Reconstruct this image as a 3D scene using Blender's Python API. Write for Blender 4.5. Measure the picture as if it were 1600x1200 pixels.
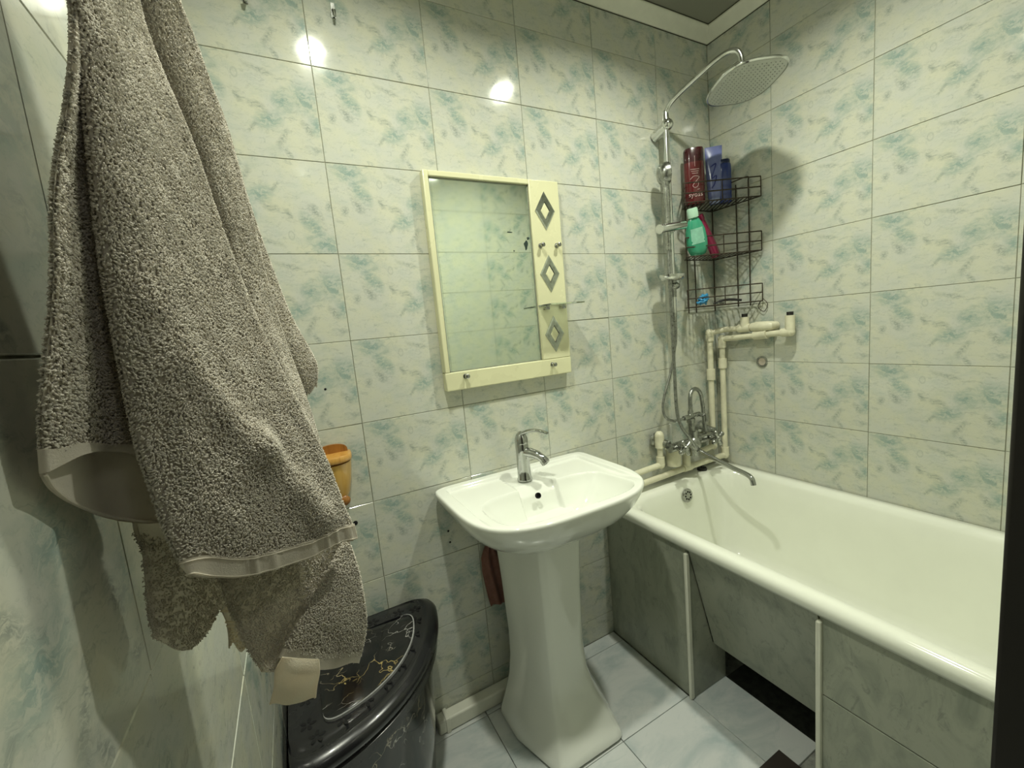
import bpy, bmesh, math, random
import numpy as np
from mathutils import Vector, Matrix, noise as mnoise
random.seed(7); RNG = np.random.default_rng(7)
C = bpy.context.scene.collection
for o in list(bpy.data.objects): bpy.data.objects.remove(o)
PI = math.pi
# ------------------------------------------------------------------ camera
FPX = 657.9
CAM = Vector((-0.17151, -1.32803, 1.34007))
RM = Matrix(((0.87661561, 0.14241024, -0.45963506),
             (-0.47214475, 0.07021034, -0.87872057),
             (-0.09286767, 0.98731445, 0.12878573)))
cd = bpy.data.cameras.new('camera'); cam = bpy.data.objects.new('camera', cd); C.objects.link(cam)
cd.sensor_fit = 'HORIZONTAL'; cd.sensor_width = 36; cd.lens = 36 * FPX / 1600; cd.clip_start = 0.01
cam.matrix_world = Matrix.Translation(CAM) @ RM.to_4x4()
bpy.context.scene.camera = cam
# ------------------------------------------------------------------ world and lamps
w = bpy.data.worlds.new('world'); bpy.context.scene.world = w; w.use_nodes = True
w.node_tree.nodes['Background'].inputs[0].default_value = (0.75, 0.85, 0.65, 1)
w.node_tree.nodes['Background'].inputs[1].default_value = 0.03
LAMPS = [(0.09, -0.64), (0.96, -0.65)]
CEIL = 2.545
for lx, ly in LAMPS:
    ld = bpy.data.lights.new('downlight', 'AREA'); ld.shape = 'DISK'; ld.size = 0.070
    ld.energy = 10.6; ld.color = (0.98, 1.0, 0.84); ld.spread = math.radians(148)
    lo = bpy.data.objects.new('lamp_light', ld); lo.location = (lx, ly, CEIL - 0.022); C.objects.link(lo)
ld = bpy.data.lights.new('hall_fill', 'AREA'); ld.shape = 'DISK'; ld.size = 0.3; ld.energy = 2.2; ld.color = (1.0, .98, .86)  # added fill in the unseen hall, brightens the camera side of the towels
lo = bpy.data.objects.new('hall_fill', ld); lo.location = (0.25, -2.05, 2.55); C.objects.link(lo)
vs = bpy.context.scene.view_settings
vs.view_transform = 'Standard'; vs.look = 'None'; vs.gamma = 1; vs.use_curve_mapping = False
vs.exposure = 0.12

# ------------------------------------------------------------------ helpers
def px(x, y, Y):
    """point of the plane Y=const seen along a photograph ray; used only while measuring cloth shapes"""
    d = RM @ Vector(((x - 800) / FPX, -(y - 600) / FPX, -1))
    t = (Y - CAM.y) / d.y
    return CAM + d * t

def srgb(r, g, b):
    f = lambda c: ((c / 255) / 12.92) if c <= 10 else (((c / 255) + 0.055) / 1.055) ** 2.4
    return (f(r), f(g), f(b), 1)

class NT:
    def __init__(s, name):
        s.m = bpy.data.materials.new(name); s.m.use_nodes = True; s.t = s.m.node_tree
        s.b = s.t.nodes['Principled BSDF']
    def n(s, typ, ins=None, **kw):
        nd = s.t.nodes.new(typ)
        for k, v in kw.items(): setattr(nd, k, v)
        for k, v in (ins or {}).items():
            if isinstance(v, bpy.types.NodeSocket): s.t.links.new(v, nd.inputs[k])
            else: nd.inputs[k].default_value = v
        return nd
    def l(s, a, b): s.t.links.new(a, b)
    def math(s, op, a, b=0.0, c=0.0, clamp=False):
        nd = s.n('ShaderNodeMath', {0: a, 1: b, 2: c}, operation=op, use_clamp=clamp); return nd.outputs[0]
    def mix(s, f, a, b):
        nd = s.n('ShaderNodeMix', data_type='RGBA')
        for k, v in ((0, f), (6, a), (7, b)):
            if isinstance(v, bpy.types.NodeSocket): s.l(v, nd.inputs[k])
            else: nd.inputs[k].default_value = v
        return nd.outputs[2]
    def noise(s, vec, scale, detail=3, rough=.5, dist=0, out=0):
        nd = s.n('ShaderNodeTexNoise', {'Scale': scale, 'Detail': detail, 'Roughness': rough, 'Distortion': dist})
        if vec is not None: s.l(vec, nd.inputs['Vector'])
        return nd.outputs[out]
    def ramp(s, f, a, b, lo=0., hi=1.):
        nd = s.n('ShaderNodeMapRange', {0: f, 1: a, 2: b, 3: lo, 4: hi}); return nd.outputs[0]
    def mapping(s, vec, loc=(0,0,0), rot=(0,0,0), sc=(1,1,1)):
        nd = s.n('ShaderNodeMapping', {'Vector': vec, 'Location': loc, 'Rotation': rot, 'Scale': sc}); return nd.outputs[0]
    def bump(s, h, strength=.2, dist=.002):
        nd = s.n('ShaderNodeBump', {'Height': h, 'Strength': strength, 'Distance': dist}); s.l(nd.outputs[0], s.b.inputs['Normal'])
    def set(s, **kw):
        names = dict(col='Base Color', rough='Roughness', metal='Metallic', spec='Specular IOR Level', coat='Coat Weight', trans='Transmission Weight', ior='IOR', sheen='Sheen Weight', alpha='Alpha', emit='Emission Color', es='Emission Strength', sss='Subsurface Weight')
        for k, v in kw.items():
            i = s.b.inputs[names[k]]
            if isinstance(v, bpy.types.NodeSocket): s.l(v, i)
            else: i.default_value = v
        return s

def simple(name, col, rough=.5, metal=0., grime=0.12, scale=40., **kw):
    t = NT(name); tc = t.n('ShaderNodeTexCoord').outputs['Object']
    nz = t.noise(tc, scale, 4, .6)
    dark = tuple(c * (1 - grime * 2) for c in col[:3]) + (1,)
    t.set(col=t.mix(t.ramp(nz, .35, .7), dark, col), rough=t.ramp(nz, .3, .7, max(0, rough - .04), rough + .06), metal=metal, **kw)
    return t.m

# glazed wall tile: the same print on every tile (UV space), slightly wavy glaze
def tile_material(name, base, warm, teal, grey, rough=.075):
    t = NT(name)
    uv = t.n('ShaderNodeTexCoord').outputs['UV']
    q = t.mapping(uv, sc=(1.32, 1., 1.))            # tile aspect
    wob = t.noise(q, 5.0, 4, .65, 0, 1)
    qs = t.n('ShaderNodeVectorMath', {0: wob, 1: (.5, .5, .5)}, operation='SUBTRACT').outputs[0]
    qs = t.n('ShaderNodeVectorMath', {0: qs, 'Scale': .16}, operation='SCALE').outputs[0]
    qd = t.n('ShaderNodeVectorMath', {0: q, 1: qs}, operation='ADD').outputs[0]
    def blob(u, v, ru, rv, ang=0.):
        c, s_ = math.cos(ang), math.sin(ang); cx, cy = u * 1.32, 1 - v
        m = t.n('ShaderNodeVectorMath', {0: qd, 1: (cx, cy, 0)}, operation='SUBTRACT').outputs[0]
        m = t.n('ShaderNodeVectorRotate', {'Vector': m, 'Angle': -ang}, rotation_type='Z_AXIS').outputs[0]
        m = t.n('ShaderNodeVectorMath', {0: m, 1: (1 / ru, 1 / rv, 0)}, operation='MULTIPLY').outputs[0]
        ln = t.n('ShaderNodeVectorMath', {0: m}, operation='LENGTH').outputs['Value']
        return t.ramp(ln, 1.25, .1)
    def total(bl):
        acc = None
        for b in bl:
            o = blob(*b)
            acc = o if acc is None else t.math('MAXIMUM', acc, o)
        return acc
    A = -math.radians(58)
    tealb = total([(.17, .10, .20, .13, -.5), (.26, .30, .17, .07, A), (.90, .36, .16, .14, A), (.74, .42, .10, .12, .2), (.62, .62, .15, .09, .5), (.97, .62, .07, .12, 0)])
    greyb = total([(.22, .44, .13, .045, A), (.42, .42, .10, .035, A), (.55, .50, .10, .05, -.4), (.70, .80, .14, .04, 1.2), (.73, .95, .07, .035, A),
                   (.60, .13, .13, .04, -.3), (.90, .66, .10, .04, A), (.95, .88, .06, .05, 0), (.10, .52, .05, .06, 0), (.50, .72, .08, .03, .8)])
    stq = t.mapping(qd, rot=(0, 0, .95), sc=(1, 2.2, 1))
    str_ = t.noise(stq, 13, 6, .68, .6)
    str2 = t.noise(stq, 30, 4, .7, .4)
    ft = t.math('MULTIPLY', tealb, t.ramp(str_, .43, .55))
    fg = t.math('MULTIPLY', greyb, t.ramp(str2, .38, .56))
    soft = t.noise(q, 3.2, 3, .5)
    col = t.mix(t.ramp(soft, .38, .62), base, warm)
    col = t.mix(t.math('MULTIPLY', t.math('POWER', tealb, .7), .30), col, teal)
    col = t.mix(t.math('MULTIPLY', ft, .92), col, teal)
    col = t.mix(t.math('MULTIPLY', fg, .75), col, grey)
    veil = t.noise(stq, 7, 6, .7, 1.0)
    col = t.mix(t.ramp(veil, .55, .68, 0, .46), col, grey)
    mot = t.noise(stq, 22, 5, .75, .8)
    col = t.mix(t.ramp(mot, .54, .68, 0, .26), col, grey)
    cl = t.noise(stq, 4.2, 4, .6, .6)
    col = t.mix(t.ramp(cl, .50, .74, 0, .24), col, teal)
    # ring mark printed on each tile
    rm = t.n('ShaderNodeVectorMath', {0: q, 1: (.43 * 1.32, .80, 0)}, operation='SUBTRACT').outputs[0]
    rm = t.n('ShaderNodeVectorMath', {0: rm, 1: (1.25, .8, 0)}, operation='MULTIPLY').outputs[0]
    rl = t.n('ShaderNodeVectorMath', {0: rm}, operation='LENGTH').outputs['Value']
    ring = t.ramp(t.math('ABSOLUTE', t.math('SUBTRACT', rl, .034)), .012, .003)
    col = t.mix(t.math('MULTIPLY', ring, .25), col, grey)
    obj = t.n('ShaderNodeTexCoord').outputs['Object']
    grime = t.noise(obj, 3.0, 5, .6)
    t.set(col=col, rough=t.ramp(grime, .4, .7, rough, rough + .06), spec=.5)
    big = t.noise(obj, 9, 2, .5)
    t.bump(big, .12, .006)
    return t.m

MT = tile_material('glazed_wall_tile', srgb(196, 198, 189), srgb(202, 202, 184), srgb(138, 160, 154), srgb(130, 140, 134))

def stone_tile(name, base, vein, vein2, scale=5, rough=.18, amt=.75):
    t = NT(name)
    geo = t.n('ShaderNodeNewGeometry').outputs['Position']
    rnd = t.n('ShaderNodeObjectInfo').outputs['Random']
    off = t.n('ShaderNodeCombineXYZ', {0: t.math('MULTIPLY', rnd, 9.), 1: t.math('MULTIPLY', rnd, 4.), 2: t.math('MULTIPLY', rnd, 6.)}).outputs[0]
    q = t.n('ShaderNodeVectorMath', {0: geo, 1: off}, operation='ADD').outputs[0]
    q = t.mapping(q, rot=(.6, .3, .5), sc=(1, 1.9, 1))
    a = t.noise(q, scale, 6, .62, .7); b = t.noise(q, scale * 3.2, 5, .7, 1.2)
    col = t.mix(t.ramp(a, .45, .72, 0, amt), base, vein)
    col = t.mix(t.ramp(b, .56, .72, 0, amt * .7), col, vein2)
    t.set(col=col, rough=rough, spec=.5)
    t.bump(t.noise(geo, 10, 2), .08, .005)
    return t.m
MPANEL = stone_tile('bath_panel_tile', srgb(160, 163, 148), srgb(116, 124, 112), srgb(92, 100, 92), 7, .30)
MFLOOR = stone_tile('floor_tile', srgb(206, 209, 208), srgb(150, 168, 172), srgb(176, 188, 188), 4.5, .2, .7)
MGROUT = simple('tile_grout', srgb(172, 172, 148), .8, 0, .2)
MGROUTD = simple('old_grout', srgb(96, 98, 84), .85, 0, .25)
MFGROUT = simple('floor_grout', srgb(168, 170, 162), .85, 0, .25)
MDARKJ = simple('dark_joint_line', srgb(62, 62, 48), .8)
MCEIL = simple('ceiling_panel', srgb(138, 138, 126), .45, 0, .05, 5)
MTRIM = simple('white_plastic_trim', srgb(226, 226, 212), .4, 0, .05, 15)
MPORC = simple('glazed_ceramic', srgb(238, 240, 232), .06, 0, .015, 4, coat=.5)
MENAM = simple('bath_enamel', srgb(238, 240, 228), .12, 0, .03, 3, coat=.3)
MCHROME = simple('chrome', (.78, .79, .77, 1), .13, 1., .08, 25)
MCHROME2 = simple('worn_chrome', (.50, .51, .48, 1), .24, 1., .22, 60)
MHOSE = simple('metal_hose', (.42, .43, .41, 1), .3, 1., .2, 80)
MPIPE = simple('pipe_plastic', srgb(226, 222, 196), .35, 0, .10, 18)
MGRIME = simple('black_rubber', srgb(28, 26, 24), .5)
MWIRE = simple('rusty_wire', srgb(72, 62, 50), .45, .5, .25, 90)
MDARKWOOD = simple('dark_door_wood', srgb(26, 20, 17), .45, 0, .2, 12)
MHOLE = simple('drill_hole', srgb(8, 8, 8), .9)
MHEADW = simple('shower_face', srgb(196, 198, 190), .3, 0, .03)
MHALL = simple('hall_plaster', srgb(150, 146, 132), .8)
MUNDER = simple('raw_concrete', srgb(70, 72, 68), .9, 0, .3)

def wood(name, a, b):
    t = NT(name); o = t.n('ShaderNodeTexCoord').outputs['Object']
    q = t.mapping(o, sc=(60, 60, 6)); n1 = t.noise(q, 1.0, 5, .6, .8)
    t.set(col=t.mix(t.ramp(n1, .35, .7), a, b), rough=.28, coat=.4); return t.m
MWOOD = wood('varnished_wood', srgb(218, 170, 92), srgb(192, 136, 62))
MWOODD = wood('varnished_wood_dark', srgb(168, 114, 52), srgb(128, 80, 34))

def marble_black():
    t = NT('black_marble_print'); o = t.n('ShaderNodeTexCoord').outputs['Object']
    n1 = t.noise(o, 6, 4, .6, 0, 1)
    s1 = t.n('ShaderNodeVectorMath', {0: n1, 'Scale': .22}, operation='SCALE').outputs[0]
    q = t.n('ShaderNodeVectorMath', {0: o, 1: s1}, operation='ADD').outputs[0]
    v = t.n('ShaderNodeTexVoronoi', {'Vector': q, 'Scale': 10.}, feature='DISTANCE_TO_EDGE').outputs['Distance']
    v2 = t.n('ShaderNodeTexVoronoi', {'Vector': q, 'Scale': 21.}, feature='DISTANCE_TO_EDGE').outputs['Distance']
    msk = t.ramp(t.noise(o, 9, 2), .42, .54)
    msk2 = t.ramp(t.noise(o, 14, 2), .55, .66)
    f = t.math('MULTIPLY', t.ramp(v, .014, .003), msk); f2 = t.math('MULTIPLY', t.ramp(v2, .016, .003), msk2)
    gold = t.ramp(t.noise(o, 4, 2), .50, .62)
    vc = t.mix(gold, srgb(190, 188, 184), srgb(168, 148, 96))
    col = t.mix(t.math('MULTIPLY', t.math('MAXIMUM', f, f2), .85), srgb(17, 17, 20), vc)
    t.set(col=col, rough=.14, spec=.5, coat=.3); return t.m
MMARB = marble_black()
MBLACK = simple('black_gloss_plastic', srgb(30, 30, 33), .24, 0, .1, 15, coat=.2)

def towel_mat(name, col, col2):
    t = NT(name); g = t.n('ShaderNodeNewGeometry').outputs['Position']
    n1 = t.noise(g, 55, 3, .6); n2 = t.noise(g, 700, 2, .7)
    c = t.mix(t.ramp(n1, .3, .7), col, col2)
    t.set(col=c, rough=.95, spec=.1, sheen=.25)
    t.bump(n2, .5, .001)
    tr = t.n('ShaderNodeBsdfTranslucent'); t.l(c, tr.inputs['Color'])
    mx_ = t.n('ShaderNodeMixShader', {0: .5}); t.l(t.b.outputs[0], mx_.inputs[1]); t.l(tr.outputs[0], mx_.inputs[2])
    t.l(mx_.outputs[0], t.t.nodes['Material Output'].inputs['Surface']); return t.m
MTOW = towel_mat('terry_cloth', srgb(248, 243, 232), srgb(252, 248, 238))
MTOWF = towel_mat('towel_hem_weave', srgb(228, 222, 210), srgb(236, 230, 218))
MTAG = towel_mat('satin_tag', srgb(250, 240, 222), srgb(250, 244, 228))
MPINK = towel_mat('pink_cloth', srgb(176, 132, 120), srgb(160, 116, 104))
MMIRROR = simple('mirror_silver', (.87, .96, .85, 1), .012, 1., .02, 3)
MCREAM = simple('cream_lacquer', srgb(222, 220, 182), .25, 0, .03, 6, coat=.2)
tg = NT('clear_glass'); tg.set(col=(.85, .95, .88, 1), rough=.02, trans=1., ior=1.45); MGLASS = tg.m
te = NT('lamp_diffuser'); te.set(col=(1, 1, .9, 1), emit=(.92, 1, .78, 1), es=6.); MLAMP = te.m

class MB:
    """collects simple shapes into one mesh"""
    def __init__(s): s.v = []; s.f = []; s.mi = []; s.cur = 0
    def add(s, v, f):
        o = len(s.v); s.v += [tuple(p) for p in v]; s.f += [tuple(i + o for i in q) for q in f]; s.mi += [s.cur] * len(f); return s
    def box(s, a, b):
        x0, y0, z0 = a; x1, y1, z1 = b
        v = [(x0,y0,z0),(x1,y0,z0),(x1,y1,z0),(x0,y1,z0),(x0,y0,z1),(x1,y0,z1),(x1,y1,z1),(x0,y1,z1)]
        return s.add(v, [(3,2,1,0),(4,5,6,7),(0,1,5,4),(1,2,6,5),(2,3,7,6),(3,0,4,7)])
    def loft(s, loops, cap0=True, cap1=True, closed=True):
        n = len(loops[0]); v = [p for L in loops for p in L]; f = []
        for i in range(len(loops) - 1):
            for j in range(n if closed else n - 1):
                k = (j + 1) % n
                f.append((i*n+j, i*n+k, (i+1)*n+k, (i+1)*n+j))
        if cap0: f.append(tuple(range(n))[::-1])
        if cap1: f.append(tuple((len(loops)-1)*n + j for j in range(n)))
        return s.add(v, f)
    def tube(s, pts, r, n=10, caps=True):
        pts = [Vector(p) for p in pts]; m = len(pts)
        rr = r if isinstance(r, (list, tuple)) else [r] * m
        t0 = (pts[1] - pts[0]).normalized()
        up = Vector((0, 0, 1)) if abs(t0.z) < .9 else Vector((1, 0, 0))
        nrm = t0.cross(up).normalized(); loops = []
        for i in range(m):
            t = (pts[min(i+1, m-1)] - pts[max(i-1, 0)]).normalized()
            nrm = (nrm - t * nrm.dot(t)).normalized(); bn = t.cross(nrm)
            loops.append([pts[i] + (nrm * math.cos(2*PI*k/n) + bn * math.sin(2*PI*k/n)) * rr[i] for k in range(n)])
        return s.loft(loops, caps, caps)
    def cyl(s, a, b, r, r2=None, n=20): return s.tube([a, b], [r, r if r2 is None else r2], n)
    def lathe(s, c, axis, prof, n=24):
        c = Vector(c); a = Vector(axis).normalized(); u = a.orthogonal().normalized(); w_ = a.cross(u)
        return s.loft([[c + a * h + (u * math.cos(2*PI*k/n) + w_ * math.sin(2*PI*k/n)) * max(r, 1e-4) for k in range(n)] for h, r in prof])
    def sphere(s, c, r, n=12, sc=(1,1,1)):
        c = Vector(c); L = []
        for i in range(1, n):
            a = PI * i / n
            L.append([c + Vector((math.sin(a)*math.cos(2*PI*k/(2*n))*r*sc[0], math.sin(a)*math.sin(2*PI*k/(2*n))*r*sc[1], -math.cos(a)*r*sc[2])) for k in range(2*n)])
        return s.loft(L)
    def build(s, name, mat, parent=None, smooth=True, bevel=0, sharp=40, seg=2):
        me = bpy.data.meshes.new(name); me.from_pydata(s.v, [], s.f)
        for m in (mat if isinstance(mat, list) else [mat]): me.materials.append(m)
        if isinstance(mat, list): me.polygons.foreach_set('material_index', s.mi)
        bm = bmesh.new(); bm.from_mesh(me); bmesh.ops.recalc_face_normals(bm, faces=bm.faces); bm.to_mesh(me); bm.free()
        o = bpy.data.objects.new(name, me); C.objects.link(o)
        if bevel:
            b = o.modifiers.new('bevel', 'BEVEL'); b.width = bevel; b.segments = seg; b.limit_method = 'ANGLE'; b.angle_limit = math.radians(35)
        if smooth:
            me.polygons.foreach_set('use_smooth', [True] * len(me.polygons))
            try: me.set_sharp_from_angle(angle=math.radians(sharp))
            except Exception: pass
        if parent: o.parent = parent; o.matrix_parent_inverse = parent.matrix_basis.inverted()
        return o

def spline(pts, n=8, closed=False):
    P = [Vector(p) for p in pts]; out = []
    m = len(P)
    for i in range(m - 1):
        p0, p1, p2, p3 = P[max(i-1,0)], P[i], P[i+1], P[min(i+2,m-1)]
        for k in range(n):
            t = k / n
            out.append(.5 * ((2*p1) + (p2-p0)*t + (2*p0-5*p1+4*p2-p3)*t*t + (3*p1-p0-3*p2+p3)*t*t*t))
    out.append(P[-1]); return out

def thing(name, label, cat, loc=(0,0,0), group=None):
    o = bpy.data.objects.new(name, None); o.empty_display_size = .05; C.objects.link(o); o.location = loc
    o['label'] = label; o['category'] = cat
    if group: o['group'] = group
    return o
def tag(o, label, cat, group=None, kind=None):
    o['label'] = label; o['category'] = cat
    if group: o['group'] = group
    if kind: o['kind'] = kind
    return o
def structure(o, label=None, cat=None):
    o['kind'] = 'structure'
    if label: o['label'] = label
    if cat: o['category'] = cat
    return o

# ------------------------------------------------------------------ room
XL, XR, YF, TW, TH = -0.30, 1.643, -1.27, 0.33, 0.25
TT = 0.007      # tile thickness proud of the grout bed
def slab(name, a, b, mat, label, cat):
    return structure(MB().box(a, b).build(name, mat, smooth=False), label, cat)
wall_back = slab('wall_back', (XL - .1, TT * .4, -.05), (XR + .1, .1, 2.6), MGROUT, 'back wall of pale marbled tiles behind the mirror and sink', 'wall')
wall_right = slab('wall_right', (XR + TT * .4, YF - .15, -.05), (XR + .1, .1, 2.6), MGROUT, 'right wall of pale marbled tiles above the bathtub', 'wall')
wall_left = slab('wall_left', (XL - .1, YF - .13, -.05), (XL - TT * .4, TT * .4, 2.6), MGROUT, 'left tiled wall close behind the hanging towels', 'wall')
wm = MB(); wm.box((.38, YF - .13, -.05), (XR + .1, YF - TT * .4, 2.6)); wm.box((XL - .1, YF - .13, 2.06), (.38, YF - TT * .4, 2.6))
wall_front = structure(wm.build('wall_front', MGROUT, smooth=False), 'front tiled wall beside the doorway, seen in the mirror', 'wall')
ceiling = slab('ceiling', (XL - .1, YF - .13, CEIL), (XR + .1, .1, CEIL + .08), MCEIL, 'plain greyish ceiling above the shower head', 'ceiling')
floor_ = structure(MB().box((XL - .1, YF - .13, -.08), (XR + .1, .1, -TT)).build('floor', MFGROUT, smooth=False), 'white marbled tile floor around the pedestal', 'floor')

# one mesh per tile size; the tile stands on a local frame (u across, v up, w out of the wall)
_tc = {}
def tile_mesh(w, h, u0, v0, fu, fv, mat, bev=.0009, th=TT * 1.4):
    key = (round(w, 4), round(h, 4), round(u0, 3), round(v0, 3), round(fu, 3), round(fv, 3), mat.name)
    if key in _tc: return _tc[key]
    me = bpy.data.meshes.new('tile'); b = bev
    r0 = [(0, 0, -th), (w, 0, -th), (w, h, -th), (0, h, -th)]
    r1 = [(0, 0, -b), (w, 0, -b), (w, h, -b), (0, h, -b)]
    r2 = [(b, b, 0), (w - b, b, 0), (w - b, h - b, 0), (b, h - b, 0)]
    f = []
    for i in range(2):
        for j in range(4): k = (j + 1) % 4; f.append((i*4+j, i*4+k, (i+1)*4+k, (i+1)*4+j))
    f.append((8, 9, 10, 11))
    me.from_pydata(r0 + r1 + r2, [], f)
    uvl = me.uv_layers.new(name='UV')
    for p_ in me.polygons:
        for li in p_.loop_indices:
            co = me.vertices[me.loops[li].vertex_index].co
            uvl.data[li].uv = (u0 + co.x / fu, v0 + co.y / fv)
    me.materials.append(mat); _tc[key] = me; return me

def tile_wall(wall, org, du, dv, us, vs_, uorigin, fu, fv, mat, hidden=None, flipset=None, gap=.0016, name='tile', jit=.0011):
    """org: world position of (u=0,v=0); du, dv: unit axes; us/vs_: boundaries"""
    du, dv = Vector(du), Vector(dv); dn = du.cross(dv)
    for i in range(len(us) - 1):
        for j in range(len(vs_) - 1):
            a, b = us[i], us[i+1]; c, d = vs_[j], vs_[j+1]
            if hidden and hidden(a, b, c, d): continue
            w_, h_ = b - a - gap, d - c - gap
            if w_ < .01 or h_ < .01: continue
            uo = ((a - uorigin) / fu) % 1.0; vo = 0.
            if abs(d - c - fv) > .01 and j == 0: vo = 1 - (d - c) / fv
            flip = flipset and flipset(i, j)
            me = tile_mesh(w_, h_, round(uo, 3), round(vo, 3), fu, fv, mat)
            o = bpy.data.objects.new(name, me); C.objects.link(o)
            rx, ry = random.uniform(-jit, jit) * 2.2, random.uniform(-jit, jit) * 2.2
            M = Matrix((du, dv, dn)).transposed()
            Mr = M @ Matrix.Rotation(rx, 3, 'X') @ Matrix.Rotation(ry, 3, 'Y') @ Matrix.Rotation(random.uniform(-.0012, .0012), 3, 'Z')
            pos = Vector(org) + du * (a + gap / 2) + dv * (c + gap / 2) + dn * random.uniform(-.0002, .0004)
            if flip:
                Mr = Mr @ Matrix.Rotation(PI, 3, 'Z'); pos = pos + du * w_ + dv * h_
            o.matrix_world = Matrix.Translation(pos) @ Mr.to_4x4()
            o.parent = wall
zrows = [0.0] + [0.10 + .25 * k for k in range(10)] + [CEIL]
ub = [XL] + [0.33 * k for k in range(0, 5)] + [XR]
flipB = lambda i, j: (i == 0 and j == 7) or (i == 3 and j == 3)
tile_wall(wall_back, (0, 0, 0), (1, 0, 0), (0, 0, 1), ub, zrows, 0, TW, TH, MT, hidden=lambda a, b, c, d: False, flipset=flipB)
# right wall: u runs from the corner towards the camera
ur = [0, .2736 - .0, .2736 + .3324, .2736 + .6648, .2736 + .9972, -YF + .02]
tile_wall(wall_right, (XR, 0, 0), (0, -1, 0), (0, 0, 1), ur, zrows, .2736, .3324, TH, MT, hidden=lambda a, b, c, d: d < .45)
# left wall: u towards the corner
ul = sorted([0, .27] + [.27 + .33 * k for k in range(1, 3)] + [-YF + .13])
tile_wall(wall_left, (XL, -(-YF + .13), 0), (0, 1, 0), (0, 0, 1), [0, .15, .48, .81, 1.14, -YF + .13], zrows, .15, .33, TH, MT)
# front wall: u runs against X
uf = [-XR, -1.40, -1.07, -.74, -.41, -.38]
tile_wall(wall_front, (0, YF, 0), (-1, 0, 0), (0, 0, 1), uf, zrows, -1.4, TW, TH, MT, hidden=lambda a, b, c, d: d < .5 and a < -.9)
tile_wall(wall_front, (0, YF, 0), (-1, 0, 0), (0, 0, 1), [-.38, -.08, .25, .30], [2.06, 2.10, 2.35, CEIL], -.41, TW, TH, MT)
# floor tiles
fx = [XL, -.06, .27, .60, .905, 1.085]; fy = [-1.27, -1.05, -.72, -.39, -.06, 0.]
tile_wall(floor_, (0, 0, 0), (1, 0, 0), (0, 1, 0), fx, fy, 0, .33, .33, MFLOOR, hidden=lambda a, b, c, d: a > .9 and (d > -.38 or c < -.8), gap=.0025)
# doorway floor and jamb
slab('floor_2', (XL - .1, -2.6, -.08), (1.4, YF - .13, 0), MHALL, 'hall floor behind the camera', 'floor')
hb = MB(); hb.box((XL - .1, -2.7, 0), (1.5, -2.6, 2.6)); hb.box((1.4, -2.6, 0), (1.5, YF - .13, 2.6)); hb.box((XL - .2, -2.6, 0), (XL - .1, YF - .13, 2.6)); hb.box((XL - .2, -2.7, 2.6), (1.5, YF - .13, 2.68))
structure(hb.build('wall_hall', MHALL, smooth=False), 'plain hall walls behind the camera', 'wall')
# door frame: dark wood jamb at the right of the doorway plus head
jb = MB(); jb.box((.302, YF - .15, 0), (.378, YF + .042, 2.13)); jb.box((.378, YF + .002, 0), (.43, YF + .030, 2.13))
door = structure(jb.build('door_1', MDARKWOOD, bevel=.003), 'dark brown wooden door frame at the right edge of the photo', 'door')
MB().box((XL + .002, YF - .15, 2.05), (.302, YF + .042, 2.13)).build('door_head', MDARKWOOD, door, bevel=.003)
# ceiling cornice
def cornice(name, a, b, inward, label):
    a, b, n_ = Vector(a), Vector(b), Vector(inward)
    prof = [(0, -.052), (.006, -.052), (.010, -.046), (.022, -.030), (.030, -.018), (.036, -.014), (.040, -.008), (.040, 0), (0, 0)]
    m = MB(); m.loft([[p_ + n_ * q[0] + Vector((0, 0, q[1])) for q in prof] for p_ in (a, b)])
    o = structure(m.build(name, MTRIM, sharp=25), label, 'trim')
    g = MB()  # thin dark lines along the cornice's ceiling and wall joints
    for dx, dz in ((.0405, -.0015), (.0012, -.0532)):
        g.tube([a + n_ * dx + Vector((0, 0, dz)), b + n_ * dx + Vector((0, 0, dz))], .0018, 6)
    g.build('dark_joint', MDARKJ, o); return o
cornice('trim_1', (XL, 0, CEIL), (XR, 0, CEIL), (0, -1, 0), 'white ceiling cornice along the back wall')
cornice('trim_2', (XR, 0, CEIL), (XR, YF, CEIL), (-1, 0, 0), 'white ceiling cornice along the right wall')
# lamps
for k, (lx, ly) in enumerate(LAMPS):
    t = thing('ceiling_lamp', ('round recessed ceiling lamp above the towels side', 'round recessed ceiling lamp above the sink and bath side')[k], 'lamp', (lx, ly, CEIL))
    m = MB(); m.lathe((lx, ly, CEIL), (0, 0, -1), [(0, .062), (.006, .062), (.010, .056), (.010, .045), (0.004, .044), (0, .044)], 32); m.build('lamp_rim', MTRIM, t)
    m = MB(); m.lathe((lx, ly, CEIL - .001), (0, 0, -1), [(0, .043), (.004, .040), (.005, .02), (.005, .0)], 32); m.build('diffuser', MLAMP, t)
# drill holes and wall plugs
for (hx, hz, r, lab) in ((-.087, 1.218, .0035, 'small dark drill hole right of the towels, above the wooden holder'), (-.060, .799, .007, 'larger black drill hole below the wooden holder'),
                    (.226, .681, .0035, 'upper of two small drill holes left of the sink underside'), (.228, .640, .0035, 'lower of two small drill holes left of the sink underside')):
    m = MB(); m.lathe((hx, -.0003, hz), (0, -1, 0), [(0, r), (.0006, r), (.0012, r * .8), (.0012, .0001)], 16)
    tag(m.build('drill_hole', MHOLE), lab, 'hole')

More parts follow.
